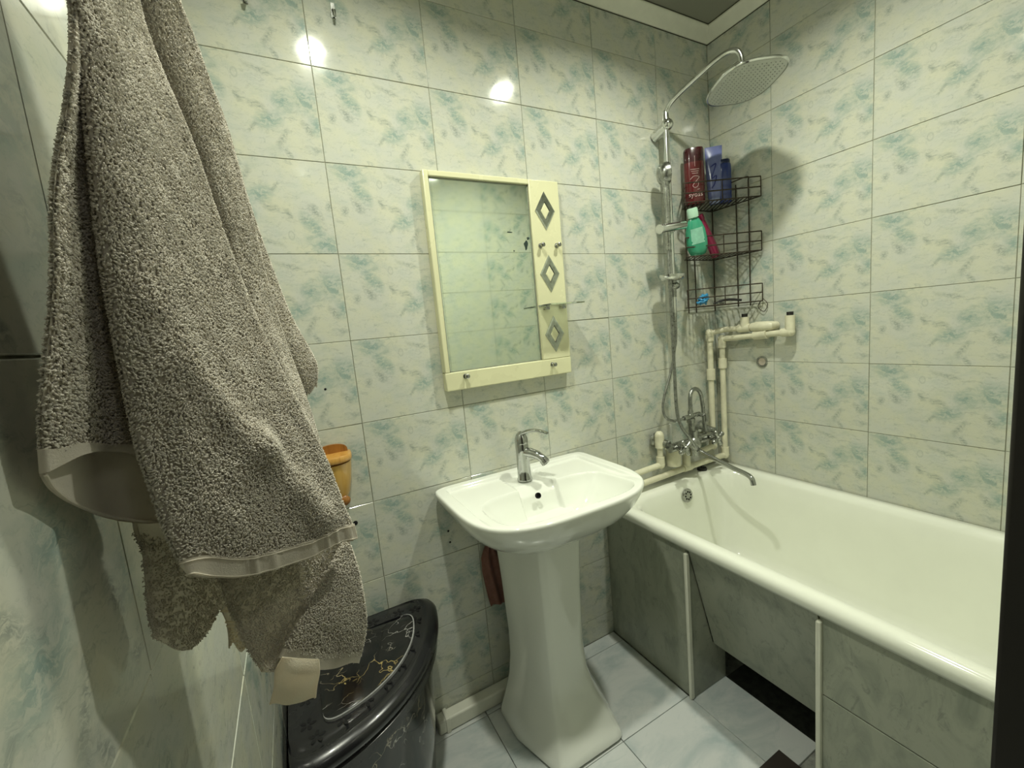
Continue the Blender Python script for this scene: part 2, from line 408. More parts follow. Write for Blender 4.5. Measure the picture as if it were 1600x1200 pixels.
# ------------------------------------------------------------------ sink
def sloop(cx, yc, a, bf, bb, nf, nb, z, N=200, nx=None):
    L = []
    for k in range(N):
        th = 2 * PI * k / N; c, s_ = math.cos(th), math.sin(th)
        front = s_ < 0
        n_ = nf if front else nb; b = bf if front else bb
        r = (abs(c) ** n_ + abs(s_) ** n_) ** (-1 / n_)
        L.append((cx + a * c * r, yc + b * s_ * r, z))
    return L
SC = (.492, -.17)
RZ = .838
sink = thing('wash_basin', 'white ceramic pedestal wash basin under the mirror', 'sink', (.49, 0, 0))
def lerp(a, b, t): return a + (b - a) * t
def sst(a, b, x):
    t = min(1, max(0, (x - a) / (b - a))); return t * t * (3 - 2 * t)
outer = lambda s_, z: sloop(SC[0], SC[1], .305 * s_, .285 * s_, .168, 3.3, 14, z)
def bowl_h(x, y):
    dx = x - SC[0]; ad = abs(dx)
    # soap ledges a little below the rim, centre channel below those
    ledge = .011 * sst(.268, .262, ad) * sst(-.030, -.036, y) * sst(-.40, -.25, y)
    cch = sst(.074, .066, ad) * sst(-.034, -.042, y) * (.007 + .034 * sst(-.125, -.20, y)) * sst(-.42, -.30, y)
    yc, n_ = -.300, 4.2
    bx, by = .232, (.127 if y < yc else .126)
    q = (abs(dx / bx) ** n_ + abs((y - yc) / by) ** n_) ** (1 / n_)
    if q >= 1: dep = 0
    else:
        t_ = 1 - q; dep = .120 * (1 - (1 - min(1, t_ / .62)) ** 2.2) + .010 * sst(0, .04, t_) * 0
    return RZ - max(ledge * (1 if q > 1 else sst(.8, 1, q)), 0) - max(cch * sst(.55, .95, q), 0) - dep
m = MB()
loops = []
for s_, z, bk in [(.36, .690, .10), (.52, .695, .13), (.70, .712, .15), (.84, .744, .160), (.93, .778, .166), (.975, .806, .168), (.995, .824, .168)]:
    L = sloop(SC[0], SC[1], .305 * s_, .285 * s_, bk, lerp(2.4, 3.3, s_), lerp(3, 14, s_), z); loops.append(L)
loops.append(outer(1.0, RZ - .006)); loops.append(outer(.992, RZ - .001))
NR = 110
ob = outer(.98, RZ)
cc = Vector((SC[0], -.295, 0))
for i in range(NR):
    t_ = 1 - i / NR * .985
    L = []
    for p_ in ob:
        x = lerp(cc.x, p_[0], t_); y = lerp(cc.y, p_[1], t_)
        L.append((x, y, bowl_h(x, y)))
    loops.append(L)
m.loft(loops); body = m.build('basin', MPORC, sink, sharp=60)
m = MB(); m.lathe((.478, -.1955, .800), (0, -1, .35), [(-.004, .0095), (.003, .0095), (.004, .0075), (-.002, .007), (-.004, .0001)], 24); ov = m.build('overflow_hole', MHOLE, body)
# pedestal
def pedsec(z, xb, xf, yb, yf, c):
    x0, x1 = c - xb, c + xb; f0, f1 = c - xf, c + xf
    return [(x0, yb, z), (x0, lerp(yb, yf, .42), z), (f0 - .004, yf + .012, z), (f0 + .010, yf, z), (f1 - .010, yf, z), (f1 + .004, yf + .012, z), (x1, lerp(yb, yf, .42), z), (x1, yb, z)]
m = MB(); L = []
for z, xb, xf, yf in [(0, .172, .118, -.384), (.012, .174, .119, -.386), (.03, .170, .115, -.380), (.08, .148, .098, -.345), (.14, .127, .080, -.308), (.21, .116, .069, -.288), (.30, .113, .066, -.280), (.5, .120, .070, -.284), (.68, .130, .078, -.292), (.74, .132, .08, -.294)]:
    L.append(pedsec(z, xb, xf, -.075, yf, .487))
m.loft(L); m.build('pedestal', MPORC, sink, bevel=.012, seg=4, sharp=60)
# tap
MCHT = simple('tap_chrome', (.52, .53, .52, 1), .07, 1., .06, 25)
tap = thing('basin_tap', 'chrome single lever mixer tap standing on the wash basin', 'tap', (.487, -.095, RZ - .012))
tx, ty, tz = .487, -.098, .826
m = MB(); m.lathe((tx, ty, tz), (0, 0, 1), [(0, .026), (.004, .026), (.008, .0235), (.05, .0225), (.10, .0220), (.122, .0225), (.130, .021), (.134, .017)], 32)
tb = m.build('tap_body', MCHT, tap)
m = MB(); d = Vector((.45, -.89, 0)).normalized()
P0 = Vector((tx, ty, tz + .098))
pts = [P0 + d * .005, P0 + d * .035 + Vector((0, 0, -.001)), P0 + d * .058 + Vector((0, 0, -.006)), P0 + d * .078 + Vector((0, 0, -.016)), P0 + d * .087 + Vector((0, 0, -.026))]
m.tube(spline(pts, 5), [.0165] * 6 + [.015] * 6 + [.0135] * 9, 18); m.build('spout', MCHT, tap)
m = MB(); q = pts[-1]; dd = (pts[-1] - pts[-2]).normalized(); m.lathe(q - dd * .008, dd, [(0, .0150), (.014, .0150), (.016, .012), (.010, .011), (.010, .0001)], 20); m.build('aerator', MCHROME2, tap)
m = MB()
m.lathe((tx, ty, tz + .134), (0, 0, 1), [(-.006, .0225), (.004, .0230), (.014, .0215), (.026, .016), (.034, .008), (.036, .0005)], 28)
lv = [Vector((tx, ty, tz + .142)) - d * .012, Vector((tx, ty, tz + .160)) + d * .004, Vector((tx, ty, tz + .172)) + d * .032, Vector((tx, ty, tz + .176)) + d * .066, Vector((tx, ty, tz + .170)) + d * .105]
sp = spline(lv, 6); side = Vector((-d.y, d.x, 0))
Ls = []
for i, p_ in enumerate(sp):
    tt_ = i / (len(sp) - 1); wd = lerp(.016, .009, tt_); hh = lerp(.010, .0035, tt_)
    Ls.append([p_ + side * wd * math.cos(a_) + Vector((0, 0, 1)) * hh * math.sin(a_) for a_ in [2 * PI * k / 14 for k in range(14)]])
m.loft(Ls); m.build('lever', MCHT, tap)

# ------------------------------------------------------------------ bathtub
bath = thing('bathtub', 'long white enamelled bathtub along the right wall', 'bathtub', (1.27, -.63, 0))
bx0, bx1, by0, by1 = .893, XR - .004, -1.262, -.004
bcx, bcy = (bx0 + bx1) / 2, (by0 + by1) / 2
def rr(x0, x1, y0, y1, r, z, n=10):
    L = []
    for cx, cy, a0 in ((x1 - r, y1 - r, 0), (x0 + r, y1 - r, PI / 2), (x0 + r, y0 + r, PI), (x1 - r, y0 + r, 1.5 * PI)):
        for k in range(n): a_ = a0 + PI / 2 * k / (n - 1); L.append((cx + r * math.cos(a_), cy + r * math.sin(a_), z))
    return L
m = MB(); L = []
TZ = .605
L.append(rr(bx0 + .03, bx1 - .01, by0 + .01, by1 - .01, .03, TZ - .045)); L.append(rr(bx0 + .008, bx1, by0, by1, .03, TZ - .043)); L.append(rr(bx0, bx1, by0, by1, .03, TZ - .030)); L.append(rr(bx0 + .002, bx1, by0, by1, .03, TZ - .014))
L.append(rr(bx0 + .010, bx1 - .002, by0 + .002, by1 - .002, .03, TZ - .004)); L.append(rr(bx0 + .020, bx1 - .006, by0 + .01, by1 - .006, .035, TZ)); L.append(rr(bx0 + .044, bx1 - .040, by0 + .05, by1 - .07, .10, TZ))
L.append(rr(bx0 + .052, bx1 - .050, by0 + .06, by1 - .080, .11, TZ - .006)); L.append(rr(bx0 + .060, bx1 - .058, by0 + .072, by1 - .088, .12, TZ - .022))
for t_ in (.1, .2, .35, .5, .65, .78, .88, .94, .98, 1.0):
    r = .12 - .03 * t_
    ins = .060 + .06 * t_ + .06 * max(0, (t_ - .75) / .25) ** 2
    L.append(rr(bx0 + ins + .055 * t_, bx1 - ins, by0 + .075 + .22 * t_ + .1 * max(0, (t_-.75)/.25) ** 2, by1 - .09 - .035 * t_ - .09 * max(0, (t_ - .75) / .25) ** 2, r, TZ - .022 - .375 * math.sin(t_ * PI / 2)))
m.loft(L, cap0=False); m.build('tub_shell', MENAM, bath, sharp=70)
m = MB(); m.lathe((1.27, -.34, TZ - .0225 - .375), (0, 0, 1), [(0, .026), (.003, .024), (.003, .012), (-.001, .010), (-.001, .0001)], 24); m.build('drain', MCHROME2, bath)
# overflow grille on the tub's end wall
og = Vector((1.283, -.102, .548)); ax = Vector((0, -1, .12)).normalized()
m = MB(); m.lathe(og, ax, [(-.004, .030), (.002, .030), (.005, .027), (.0055, .004), (.0055, .0001)], 32); gr = m.build('overflow_grille', MCHROME2, bath)
m = MB(); u_ = ax.orthogonal().normalized(); v_ = ax.cross(u_)
for k in range(8):
    c_ = og + ax * .0053 + (u_ * math.cos(k * PI / 4) + v_ * math.sin(k * PI / 4)) * .0165; m.lathe(c_, ax, [(-.001, .0042), (.0008, .0042), (.0008, .0001)], 10)
m.build('grille_slots', MHOLE, gr)
m = MB(); m.lathe((1.462, -.040, TZ), (0, 0, 1), [(0, .022), (.008, .022), (.013, .019), (.014, .006), (.022, .006), (.024, .004), (.024, .0001)], 24)
tag(m.build('bath_plug', MGRIME), 'black rubber bath plug on the tub rim under the pipes', 'plug')
# bath front: tiled panels with a sloped foot niche
PX = .907
panel = thing('bathtub_surround', 'grey marbled tiled front of the bathtub with a foot niche', 'panel', (PX, -.6, 0))
def ptile(name, pts_uv, org, du, dv, mat=MPANEL, th=.008, parent=panel):
    org, du, dv = Vector(org), Vector(du).normalized(), Vector(dv).normalized(); dn = du.cross(dv)
    a = [org + du * u + dv * v for u, v in pts_uv]
    m = MB(); m.loft([[p_ - dn * th for p_ in a], a]); return m.build(name, mat, parent, smooth=False, bevel=.001, seg=1)
zt = .562
# u towards the camera (-Y), v up, normal -X
F = dict(du=(0, -1, 0), dv=(0, 0, 1))
ptile('panel_tile', [(.002, .002), (.400, .002), (.400, zt), (.002, zt)], (PX, 0, 0), **F)
ptile('panel_tile', [(.812, .345), (1.262, .345), (1.262, zt), (.812, zt)], (PX, 0, 0), **F)
ptile('panel_tile', [(.812, .002), (1.262, .002), (1.262, .342), (.812, .342)], (PX, 0, 0), **F)
sl = Vector((.113, 0, -(zt - .165))); sll = sl.length
ptile('panel_tile', [(.412, 0), (.800, 0), (.800, sll), (.412, sll)], (PX + .113, 0, .165), (0, -1, 0), -sl)
# niche side tiles
for yy, dn in ((-.404, 1), (-.808, -1)):
    m = MB(); q = [(PX, yy, .002), (1.085, yy, .002), (1.085, yy, .12), (PX + .113, yy, .166), (PX + .004, yy, zt - .004)]
    m.loft([[(a, b + (.004 if dn > 0 else -.004), c) for a, b, c in q], [(a, b - (.004 if dn > 0 else -.004) , c) for a, b, c in q]]); m.build('niche_side', MPANEL, panel, smooth=False)
MB().box((1.30, -.80, -.005), (1.31, -.41, .17)).build('niche_back', MUNDER, panel, smooth=False)
MB().box((1.087, -.80, -.0069), (1.30, -.41, -.002)).build('niche_floor', MUNDER, panel, smooth=False)
for yy, z0 in ((-.406, .002), (-.806, .002)):
    m = MB(); m.box((PX - .011, yy - .006, z0), (PX + .006, yy + .006, zt - .015)); m.build('corner_strip', MTRIM, panel, bevel=.003)
# dark mat corner at the bottom of the frame
m = MB(); m.box((.80, -.86, .0), (.962, -.669, .012)); tag(m.build('floor_mat', simple('dark_brown_rubber', srgb(52, 44, 38), .6)), 'dark brown square mat on the floor at the bottom edge of the photo', 'mat')

# ------------------------------------------------------------------ drain duct along the wall
duct = thing('wall_duct', 'white plastic duct lying along the foot of the back wall', 'duct', (.3, -.03, 0))
MB().box((.10, -.048, .002), (.60, -.004, .052)).build('duct_cover', MTRIM, duct, bevel=.006)
MB().box((.125, -.051, .001), (.140, -.002, .055)).build('joint_sleeve', MTRIM, duct, bevel=.002)
# ------------------------------------------------------------------ laundry hamper
ham = thing('laundry_hamper', 'black marble-print corner laundry hamper with lid behind the towels', 'hamper', (-.27, -.03, 0))
HX, HY = -.283, -.045
def sector(cx, cy, R, z, rc=.045, n=26):
    """quarter-circle footprint with its right angle in the wall corner, tips rounded"""
    pts = [(0, 0)]
    poly = [(0, 0), (R - rc * .3, 0)]
    L = []
    # corner rounding at the origin
    for k in range(5): a_ = PI + PI / 2 * k / 4 ; 
    r0 = .02
    for k in range(6): a_ = PI / 2 * k / 5; L.append((r0 - r0 * math.cos(PI/2 - a_), -(r0 - r0 * math.sin(PI/2 - a_))))
    L = [(r0 - r0 * math.sin(a_), -(r0 - r0 * math.cos(a_))) for a_ in [PI/2 * (1 - k / 5) for k in range(6)]]
    # along the back wall to the right tip
    ex = R
    tip = []
    ang0 = rc / R * 1.15
    for k in range(7):
        t_ = k / 6; a0 = Vector((R - rc, 0)); b0 = Vector((R, 0)); c0 = Vector((R * math.cos(ang0), -R * math.sin(ang0)))
        tip.append(a0 * (1-t_)**2 + b0 * 2*t_*(1-t_) + c0 * t_**2)
    L += [(p_.x, p_.y) for p_ in tip]
    for k in range(1, n): a_ = lerp(ang0, PI/2 - ang0, k / n); L.append((R * math.cos(a_), -R * math.sin(a_)))
    L += [(-p_.y, -p_.x) for p_ in tip[::-1]]
    return [(cx + x, cy + y, z) for x, y in L]
m = MB(); L = []
for z, R in ((0, .345), (.01, .352), (.20, .372), (.40, .388), (.452, .392)): L.append(sector(HX, HY, R, z))
m.loft(L); m.build('hamper_body', MMARB, ham, sharp=50)
m = MB(); m.loft([sector(HX, HY, .398, .440), sector(HX, HY, .406, .444), sector(HX, HY, .408, .468), sector(HX, HY, .398, .474)], False, False); m.build('rim_band', MBLACK, ham)
m = MB(); L = [sector(HX - .003, HY + .004, r, z) for r, z in ((.392, .470), (.410, .474), (.418, .486), (.418, .498), (.410, .508), (.392, .514), (.386, .5145), (.380, .510), (.368, .512), (.360, .514))]
m.loft(L, False, True); lid = m.build('lid', MBLACK, ham, sharp=50)
# raised marble inlay with a pale border
m = MB(); m.loft([sector(HX + .068, HY - .062, R, z, .03) for R, z in ((.262, .513), (.262, .518), (.257, .520))], False, True); m.build('lid_inlay', MMARB, lid)
bd = sector(HX + .068, HY - .062, .265, .518, .03); bd2 = sector(HX + .068, HY - .062, .2615, .5185, .03)
m = MB(); m.loft([[(a, b, .513) for a, b, c in bd], [(a, b, .5205) for a, b, c in bd], [(a, b, .5208) for a, b, c in bd2], [(a, b, .519) for a, b, c in bd2]], False, False)
m.build('inlay_border', simple('pale_trim_line', srgb(150, 150, 150), .25), lid)
m = MB()
cent = []
for k in range(9): a_ = lerp(.12, PI/2 - .12, k / 8); cent.append((HX + .338 * math.cos(a_) + .012, HY - .338 * math.sin(a_) - .008, a_))
for k in range(4): cent.append((HX + .075 + .075 * k, HY - .033, 0)); cent.append((HX + .036, HY - .075 - .075 * k, 0))
for cx, cy, a0 in cent:
    m = MB()
    for j in range(5):
        a_ = a0 + j * 2 * PI / 5; c_ = Vector((cx + .0105 * math.cos(a_), cy + .0105 * math.sin(a_), .5142))
        u_ = Vector((math.cos(a_), math.sin(a_), 0)); v_ = Vector((-math.sin(a_), math.cos(a_), 0))
        lp = [c_ + u_ * .0072 * math.cos(b_) + v_ * .0042 * math.sin(b_) for b_ in [2 * PI * i / 8 for i in range(8)]]
        m.loft([[p_ - Vector((0, 0, .003)) for p_ in lp], [p_ + Vector((0, 0, .0006)) for p_ in lp]])
    m.build('cut_out_flower', MHOLE, lid)

# ------------------------------------------------------------------ mirror cabinet
mir = thing('wall_mirror', 'cream framed mirror panel with three diamond cut-outs above the sink', 'mirror', (.51, 0, 1.16))
yb_, yf_ = -.002, -.032
def frame_piece(m, x0, x1, z0, z1, y0=yb_, y1=yf_): m.box((x0, y1, z0), (x1, y0, z1))
m = MB(); frame_piece(m, .268, .766, 1.158, 1.218); m.build('bottom_rail', MCREAM, mir, bevel=.003)
m = MB(); frame_piece(m, .268, .286, 1.218, 1.845); m.build('side_rail', MCREAM, mir, bevel=.003)
m = MB(); frame_piece(m, .286, .643, 1.827, 1.845); m.build('top_rail', MCREAM, mir, bevel=.003)
m = MB(); frame_piece(m, .643, .766, 1.218, 1.845); pnl = m.build('side_panel', MCREAM, mir, bevel=.003)
MB().box((.286, -.022, 1.218), (.643, -.004, 1.827)).build('mirror_glass', MMIRROR, mir, smooth=False)
m = MB(); gl = .0035
for a, b in (((.2865, 1.2185), (.6425, 1.2185 + gl)), ((.2865, 1.8265 - gl), (.6425, 1.8265)), ((.2865, 1.2185), (.2865 + gl, 1.8265)), ((.6425 - gl, 1.2185), (.6425, 1.8265))):
    m.box((a[0], -.0245, a[1]), (b[0], -.0215, b[1]))
m.build('glass_bead', simple('bead_grey', srgb(150, 155, 140), .3), mir, smooth=False)
for cx, cz, sx, sz, ph in ((.618, 1.625, .0075, .016, 0), (.628, 1.648, .005, .006, 1), (.556, 1.668, .010, .0028, 2), (.568, 1.606, .002, .0025, 3)):
    lp = [(cx + sx * (1 + .3 * math.sin(3 * a_ + ph)) * math.cos(a_), 0, cz + sz * (1 + .25 * math.sin(2 * a_ + ph)) * math.sin(a_)) for a_ in [2 * PI * k / 18 for k in range(18)]]
    m = MB(); m.loft([[(a, -.0219, c) for a, b, c in lp], [(a, -.0223, c) for a, b, c in lp]]); m.build('silvering_damage', simple('worn_silver', srgb(40, 58, 52), .4), mir, smooth=False)
MINLAY = simple('diamond_mirror', (.66, .70, .64, 1), .16, 1., .15, 60)
for dz in (1.741, 1.524, 1.308):
    c_ = (.701, dz); hw, hh = .041, .066
    m = MB()
    lo = lambda s_, y: [(c_[0], y, c_[1] + hh * s_), (c_[0] + hw * s_, y, c_[1]), (c_[0], y, c_[1] - hh * s_), (c_[0] - hw * s_, y, c_[1])]
    m.loft([lo(1, -.0318), lo(1, -.0340), lo(.86, -.0352), lo(.50, -.0352), lo(.42, -.0335)], False, False)
    dm = m.build('diamond', MINLAY, mir, smooth=False)
    m = MB(); m.loft([lo(.42, -.0318), lo(.42, -.0336), lo(.36, -.0345)], False, True); m.build('diamond_core', MCREAM, dm, smooth=False)
for hx_, hz_ in ((.671, 1.622), (.740, 1.623), (.337, 1.201), (.681, 1.198)):
    m = MB(); m.lathe((hx_, -.031, hz_), (0, -1, 0), [(0, .0085), (.003, .0085), (.004, .005), (.012, .005), (.014, .0075), (.022, .0075), (.024, .005), (.024, .0001)], 16); m.build('knob', MCHROME2, mir)
for hx_ in (.670, .740):
    MB().box((hx_ - .008, -.052, 1.397), (hx_ + .008, -.031, 1.409)).build('shelf_clip', MCHROME2, mir, bevel=.002)
MB().box((.640, -.115, 1.4095), (.785, -.034, 1.4145)).build('glass_shelf', MGLASS, mir, bevel=.001)
# ------------------------------------------------------------------ wall hooks at the top
for hx_, hz_, lab in ((.076, 2.25, 'small metal wall hook near the top left light reflection'), (-.135, 2.235, 'small metal wall hook partly cut by the top edge, beside the towels')):
    m = MB(); m.box((hx_ - .005, -.004, hz_ - .016), (hx_ + .005, 0, hz_ + .022))
    m.tube(spline([(hx_, -.003, hz_ + .005), (hx_, -.008, hz_ - .012), (hx_, -.020, hz_ - .020), (hx_, -.024, hz_ - .008)], 5), .0035, 8)
    tag(m.build('wall_hook', MCHROME2), lab, 'hook')

# ------------------------------------------------------------------ wooden holder
hol = thing('toothbrush_holder', 'varnished wooden holder cup on the wall beside the towels', 'holder', (-.10, 0, .86))
hcx = -.096
m = MB(); L = []
for z, r, d_ in ((.872, .010, .020), (.885, .024, .036), (.91, .036, .048), (.95, .044, .058), (.985, .049, .062), (1.003, .050, .064)):
    L.append([(hcx + r * math.cos(a_), -d_ * math.sin(a_) - .001, z) for a_ in [PI * k / 16 for k in range(17)]])
m.loft(L); m.build('cup', wood('honey_wood', srgb(214, 172, 92), srgb(196, 150, 74)), hol)
m = MB(); L = []
for z, r in ((1.010, .050), (1.013, .052), (1.026, .052), (1.029, .050)):
    L.append([(hcx + r * math.cos(a_), -(r + .020) * math.sin(a_) ** .55 - .001, z) for a_ in [PI * k / 16 for k in range(17)]])
m.loft(L); m.build('top_board', MWOOD, hol)
m = MB(); L = []
for z, r in ((1.0035, .043), (1.0095, .043)): L.append([(hcx + r * math.cos(a_), -(r + .010) * math.sin(a_) - .001, z) for a_ in [PI * k / 12 for k in range(13)]])
m.loft(L); m.build('shadow_gap_ring', MWOODD, hol)
m = MB(); L = []
for y in (-.001, -.010): L.append([(hcx + .044 * math.cos(a_) , y, 1.029 + .026 * math.sin(a_) ** .6) for a_ in [PI * k / 16 for k in range(17)]])
m.loft(L); m.build('back_board', MWOODD, hol)
m = MB(); m.lathe((-.084, -.040, .893), (.25, -1, -.15), [(0, .012), (.008, .016), (.013, .012), (.016, .003), (.016, .0001)], 16); m.build('wooden_knob', MWOODD, hol)

# ------------------------------------------------------------------ shower column
shw = thing('shower_column', 'chrome shower column with overhead rain head on the back wall', 'shower', (1.30, 0, 1.35))
SX, SY = 1.297, -.060
m = MB(); m.tube([(SX, SY, 1.345), (SX, SY, 1.75), (SX, SY, 2.125)], .0115, 16); m.build('riser_pole', MCHROME, shw)
m = MB(); m.cyl((SX - .004, -.001, 2.068), (SX, SY, 2.085), .0215, .020, 24); m.sphere((SX + .002, SY - .004, 2.092), .0235, 10); m.build('top_bracket', MCHROME, shw)
m = MB(); m.cyl((SX, SY, 2.10), (SX, SY, 2.145), .0145, .011); m.build('arm_nut', MCHROME, shw)
arm = spline([(SX, SY, 2.13), (SX + .001, SY - .012, 2.152), (SX + .004, SY - .045, 2.172), (SX + .016, SY - .13, 2.200), (SX + .028, SY - .215, 2.222), (SX + .036, SY - .265, 2.222), (SX + .044, SY - .290, 2.195), (SX + .052, SY - .296, 2.118)], 6)
m = MB(); m.tube(arm, .0095, 14); m.build('shower_arm', MCHROME, shw)
# rain head: rounded rectangle plate
HC = Vector((1.350, -.357, 2.103)); lu = Vector((.535, .845, .0)).normalized(); lv_ = Vector((.845, -.535, 0)).normalized()
def hp(s_, dz, inset=0):
    L = []
    for k in range(64):
        th = 2 * PI * k / 64; c, s2 = math.cos(th), math.sin(th); n_ = 3.0
        r = (abs(c) ** n_ + abs(s2) ** n_) ** (-1 / n_)
        L.append(HC + lu * ((.142 - inset) * c * r * s_) + lv_ * ((.106 - inset) * s2 * r * s_) + Vector((0, 0, dz)))
    return L
m = MB(); m.loft([hp(1, -.002, .006), hp(1, -.003, .002), hp(1, 0), hp(1, .005), hp(1, .008, .004), hp(.6, .011), hp(.15, .018)], False, True)
hd = m.build('rain_head', MCHROME, shw, sharp=50)
m = MB(); m.loft([hp(1, .001, .006), hp(1, -.0025, .006), hp(1, -.003, .008)], True, True); m.build('spray_face', MHEADW, hd)
m = MB()
for i in range(-9, 10):
    for j in range(-7, 8):
        a, b = i * .0145, j * .0138
        if (abs(a) / .132) ** 3 + (abs(b) / .096) ** 3 < .93:
            c_ = HC + lu * a + lv_ * b + Vector((0, 0, -.003)); m.tube([c_, c_ - Vector((0, 0, .0022))], [.0022, .0014], 6)
nz = m.build('nozzles', simple('nozzle_rubber', srgb(168, 172, 164), .5), hd); nz['kind'] = 'stuff'
# slider, soap dish, hand shower
m = MB(); m.tube([(1.178, -.116, 1.672), (1.25, -.112, 1.683), (1.326, -.104, 1.694)], .0165, 20); m.cyl((1.180, -.116, 1.672), (1.170, -.1165, 1.6705), .0180); m.cyl((1.297, -.060, 1.675), (1.297, -.060, 1.705), .017); m.cyl((1.297, -.060, 1.688), (1.297, -.094, 1.688), .012); m.build('slider_holder', MCHROME, shw)
m = MB(); L = []
for z, s_ in ((1.474, .55), (1.478, .84), (1.488, 1.0), (1.497, 1.03), (1.495, .92), (1.487, .7)):
    L.append([(1.250 + .060 * s_ * math.cos(a_), -.100 + .042 * s_ * math.sin(a_), z) for a_ in [2 * PI * k / 28 for k in range(28)]])
m.loft(L); sd = m.build('soap_dish', MCHROME, shw)
m = MB(); m.sphere((SX + .004, SY - .002, 1.456), .021, 10, (1.25, 1.1, .8)); m.cyl((SX, SY, 1.462), (SX, SY, 1.486), .0155); m.build('dish_clamp', MCHROME2, shw)
m = MB(); m.cyl((SX, SY, 1.41), (SX, SY, 1.45), .0135); m.build('pole_sleeve', MCHROME2, shw)
hs = thing('hand_shower', 'chrome hand shower held in the slider beside the pole', 'hand shower', (1.252, -.085, 1.5))
m = MB(); m.lathe((1.228, -.066, 1.893), (.84, -.54, .05), [(0, .012), (.003, .026), (.010, .036), (.022, .041), (.034, .043), (.042, .043), (.045, .040), (.0455, .0001)], 30); m.build('spray_head', MCHROME2, hs)
m = MB(); m.tube(spline([(1.250, -.084, 1.885), (1.248, -.088, 1.85), (1.250, -.090, 1.78), (1.251, -.088, 1.68), (1.254, -.084, 1.60)], 6), [.016] * 6 + [.0135] * 6 + [.0115] * 13, 16); m.build('handle', MCHROME2, hs)
m = MB(); m.tube(spline([(1.254, -.084, 1.60), (1.250, -.086, 1.50), (1.252, -.086, 1.30), (1.252, -.088, 1.10), (1.252, -.092, .93), (1.262, -.105, .86), (1.30, -.118, .80), (1.335, -.115, .755)], 8), .0068, 10); m.build('hose', MHOSE, hs)
# ------------------------------------------------------------------ old wall mixer
mx = thing('bath_mixer', 'worn chrome two handle bath mixer with long spout under the shower', 'tap', (1.35, -.09, .78))
BM = Vector((1.345, -.095, .765))
m = MB()
m.cyl((1.20, -.090, .775), (1.50, -.080, .775), .019, n=20)
m.sphere(BM + Vector((0, 0, .005)), .032, 10, (1, 1, 1.1)); m.cyl(BM + Vector((0, 0, -.05)), BM + Vector((0, 0, .06)), .020)
m.build('mixer_body', MCHROME2, mx)
for hx_ in (1.245, 1.455):
    m = MB(); m.lathe((hx_, -.105, .778), (0, -1, 0), [(0, .020), (.012, .022), (.018, .016), (.026, .016)], 20)
    for k in range(4):
        a_ = k * PI / 2 + .5; m.tube([(hx_, -.134, .778), (hx_ + .030 * math.cos(a_), -.134, .778 + .030 * math.sin(a_))], [.008, .0105], 10); m.sphere((hx_ + .030 * math.cos(a_), -.134, .778 + .030 * math.sin(a_)), .0108, 6)
    m.sphere((hx_, -.136, .778), .013, 8); m.build('handle', MCHROME2, mx)
for hx_ in (1.20, 1.50):
    m = MB(); m.lathe((hx_, -.010, .80), (0, -1, -.12), [(0, .032), (.012, .030), (.020, .020), (.05, .018), (.075, .018)], 22); m.build('wall_flange', MCHROME2, mx)
m = MB(); m.tube(spline([(1.352, -.10, .745), (1.356, -.13, .733), (1.352, -.18, .722), (1.338, -.28, .706), (1.326, -.345, .700), (1.318, -.372, .692), (1.315, -.382, .668)], 7), .0098, 14); m.build('spout', MCHT, mx)
# diverter stack above the body and its loop of hose
m = MB(); m.cyl((1.345, -.090, .79), (1.345, -.085, .865), .0145); m.lathe((1.345, -.085, .862), (0, 0, 1), [(0, .018), (.018, .018), (.022, .012), (.05, .012), (.054, .009), (.07, .009)], 14)
m.cyl((1.30, -.085, .888), (1.392, -.092, .893), .0105); m.build('diverter', MCHROME2, mx)
m = MB(); m.cyl((1.385, -.100, .892), (1.385, -.128, .892), .009); m.box((1.380, -.136, .865), (1.391, -.128, .90)); m.build('diverter_lever', MCHROME2, mx, bevel=.002)
m = MB(); m.tube(spline([(1.345, -.085, .93), (1.348, -.083, .975), (1.365, -.080, 1.000), (1.395, -.077, 1.003), (1.425, -.074, .980), (1.440, -.072, .93), (1.446, -.072, .86), (1.448, -.076, .80)], 7), .0085, 12); m.build('loop_hose', MHOSE, mx)
m = MB(); m.tube(spline([(SX, SY, 1.34), (SX + .004, SY, 1.29), (SX - .004, SY, 1.20), (1.262, -.062, 1.10), (1.222, -.060, 1.01), (1.205, -.060, .95), (1.215, -.064, .905), (1.255, -.072, .884), (1.302, -.085, .888)], 8), [.0078] * 16 + [.0055] * 49, 10); m.build('riser_hose', MHOSE, mx)
m = MB(); m.cyl((SX, SY, 1.345), (SX, SY, 1.305), .0125, .0095); m.build('hose_nut', MCHROME2, shw)

# ------------------------------------------------------------------ white plastic pipes
def elbow(par, c, r): m = MB(); m.sphere(c, r * 1.06, 8); m.build('elbow', MPIPE, par)
def sleeve(par, a, b, r): m = MB(); m.cyl(a, b, r, n=18); m.build('sleeve', MPIPE, par)
def run(par, pts, r): m = MB(); m.tube(pts, r, 16); m.build('pipe_run', MPIPE, par)
PR, FRR = .0125, .0175
pa = thing('water_pipe', 'upper white plastic water pipe with a plugged tee on the right wall', 'pipe', (1.555, -.035, .7))
AX, AY = 1.553, -.036; XW = 1.603
run(pa, [(AX, AY, .702), (AX, AY, 1.236)], PR)
run(pa, [(AX, AY, 1.238), (XW, -.075, 1.247), (XW, -.262, 1.254)], PR); run(pa, [(AX, AY, .702), (1.50, -.045, .702), (1.448, -.05, .702)], PR)
for c_ in ((AX, AY, 1.238), (AX, AY, .702)): elbow(pa, c_, FRR)
sleeve(pa, (AX, AY, 1.200), (AX, AY, 1.236), FRR); sleeve(pa, (AX, AY, 1.02), (AX, AY, 1.07), FRR + .001); sleeve(pa, (AX, AY, .74), (AX, AY, .70), FRR)
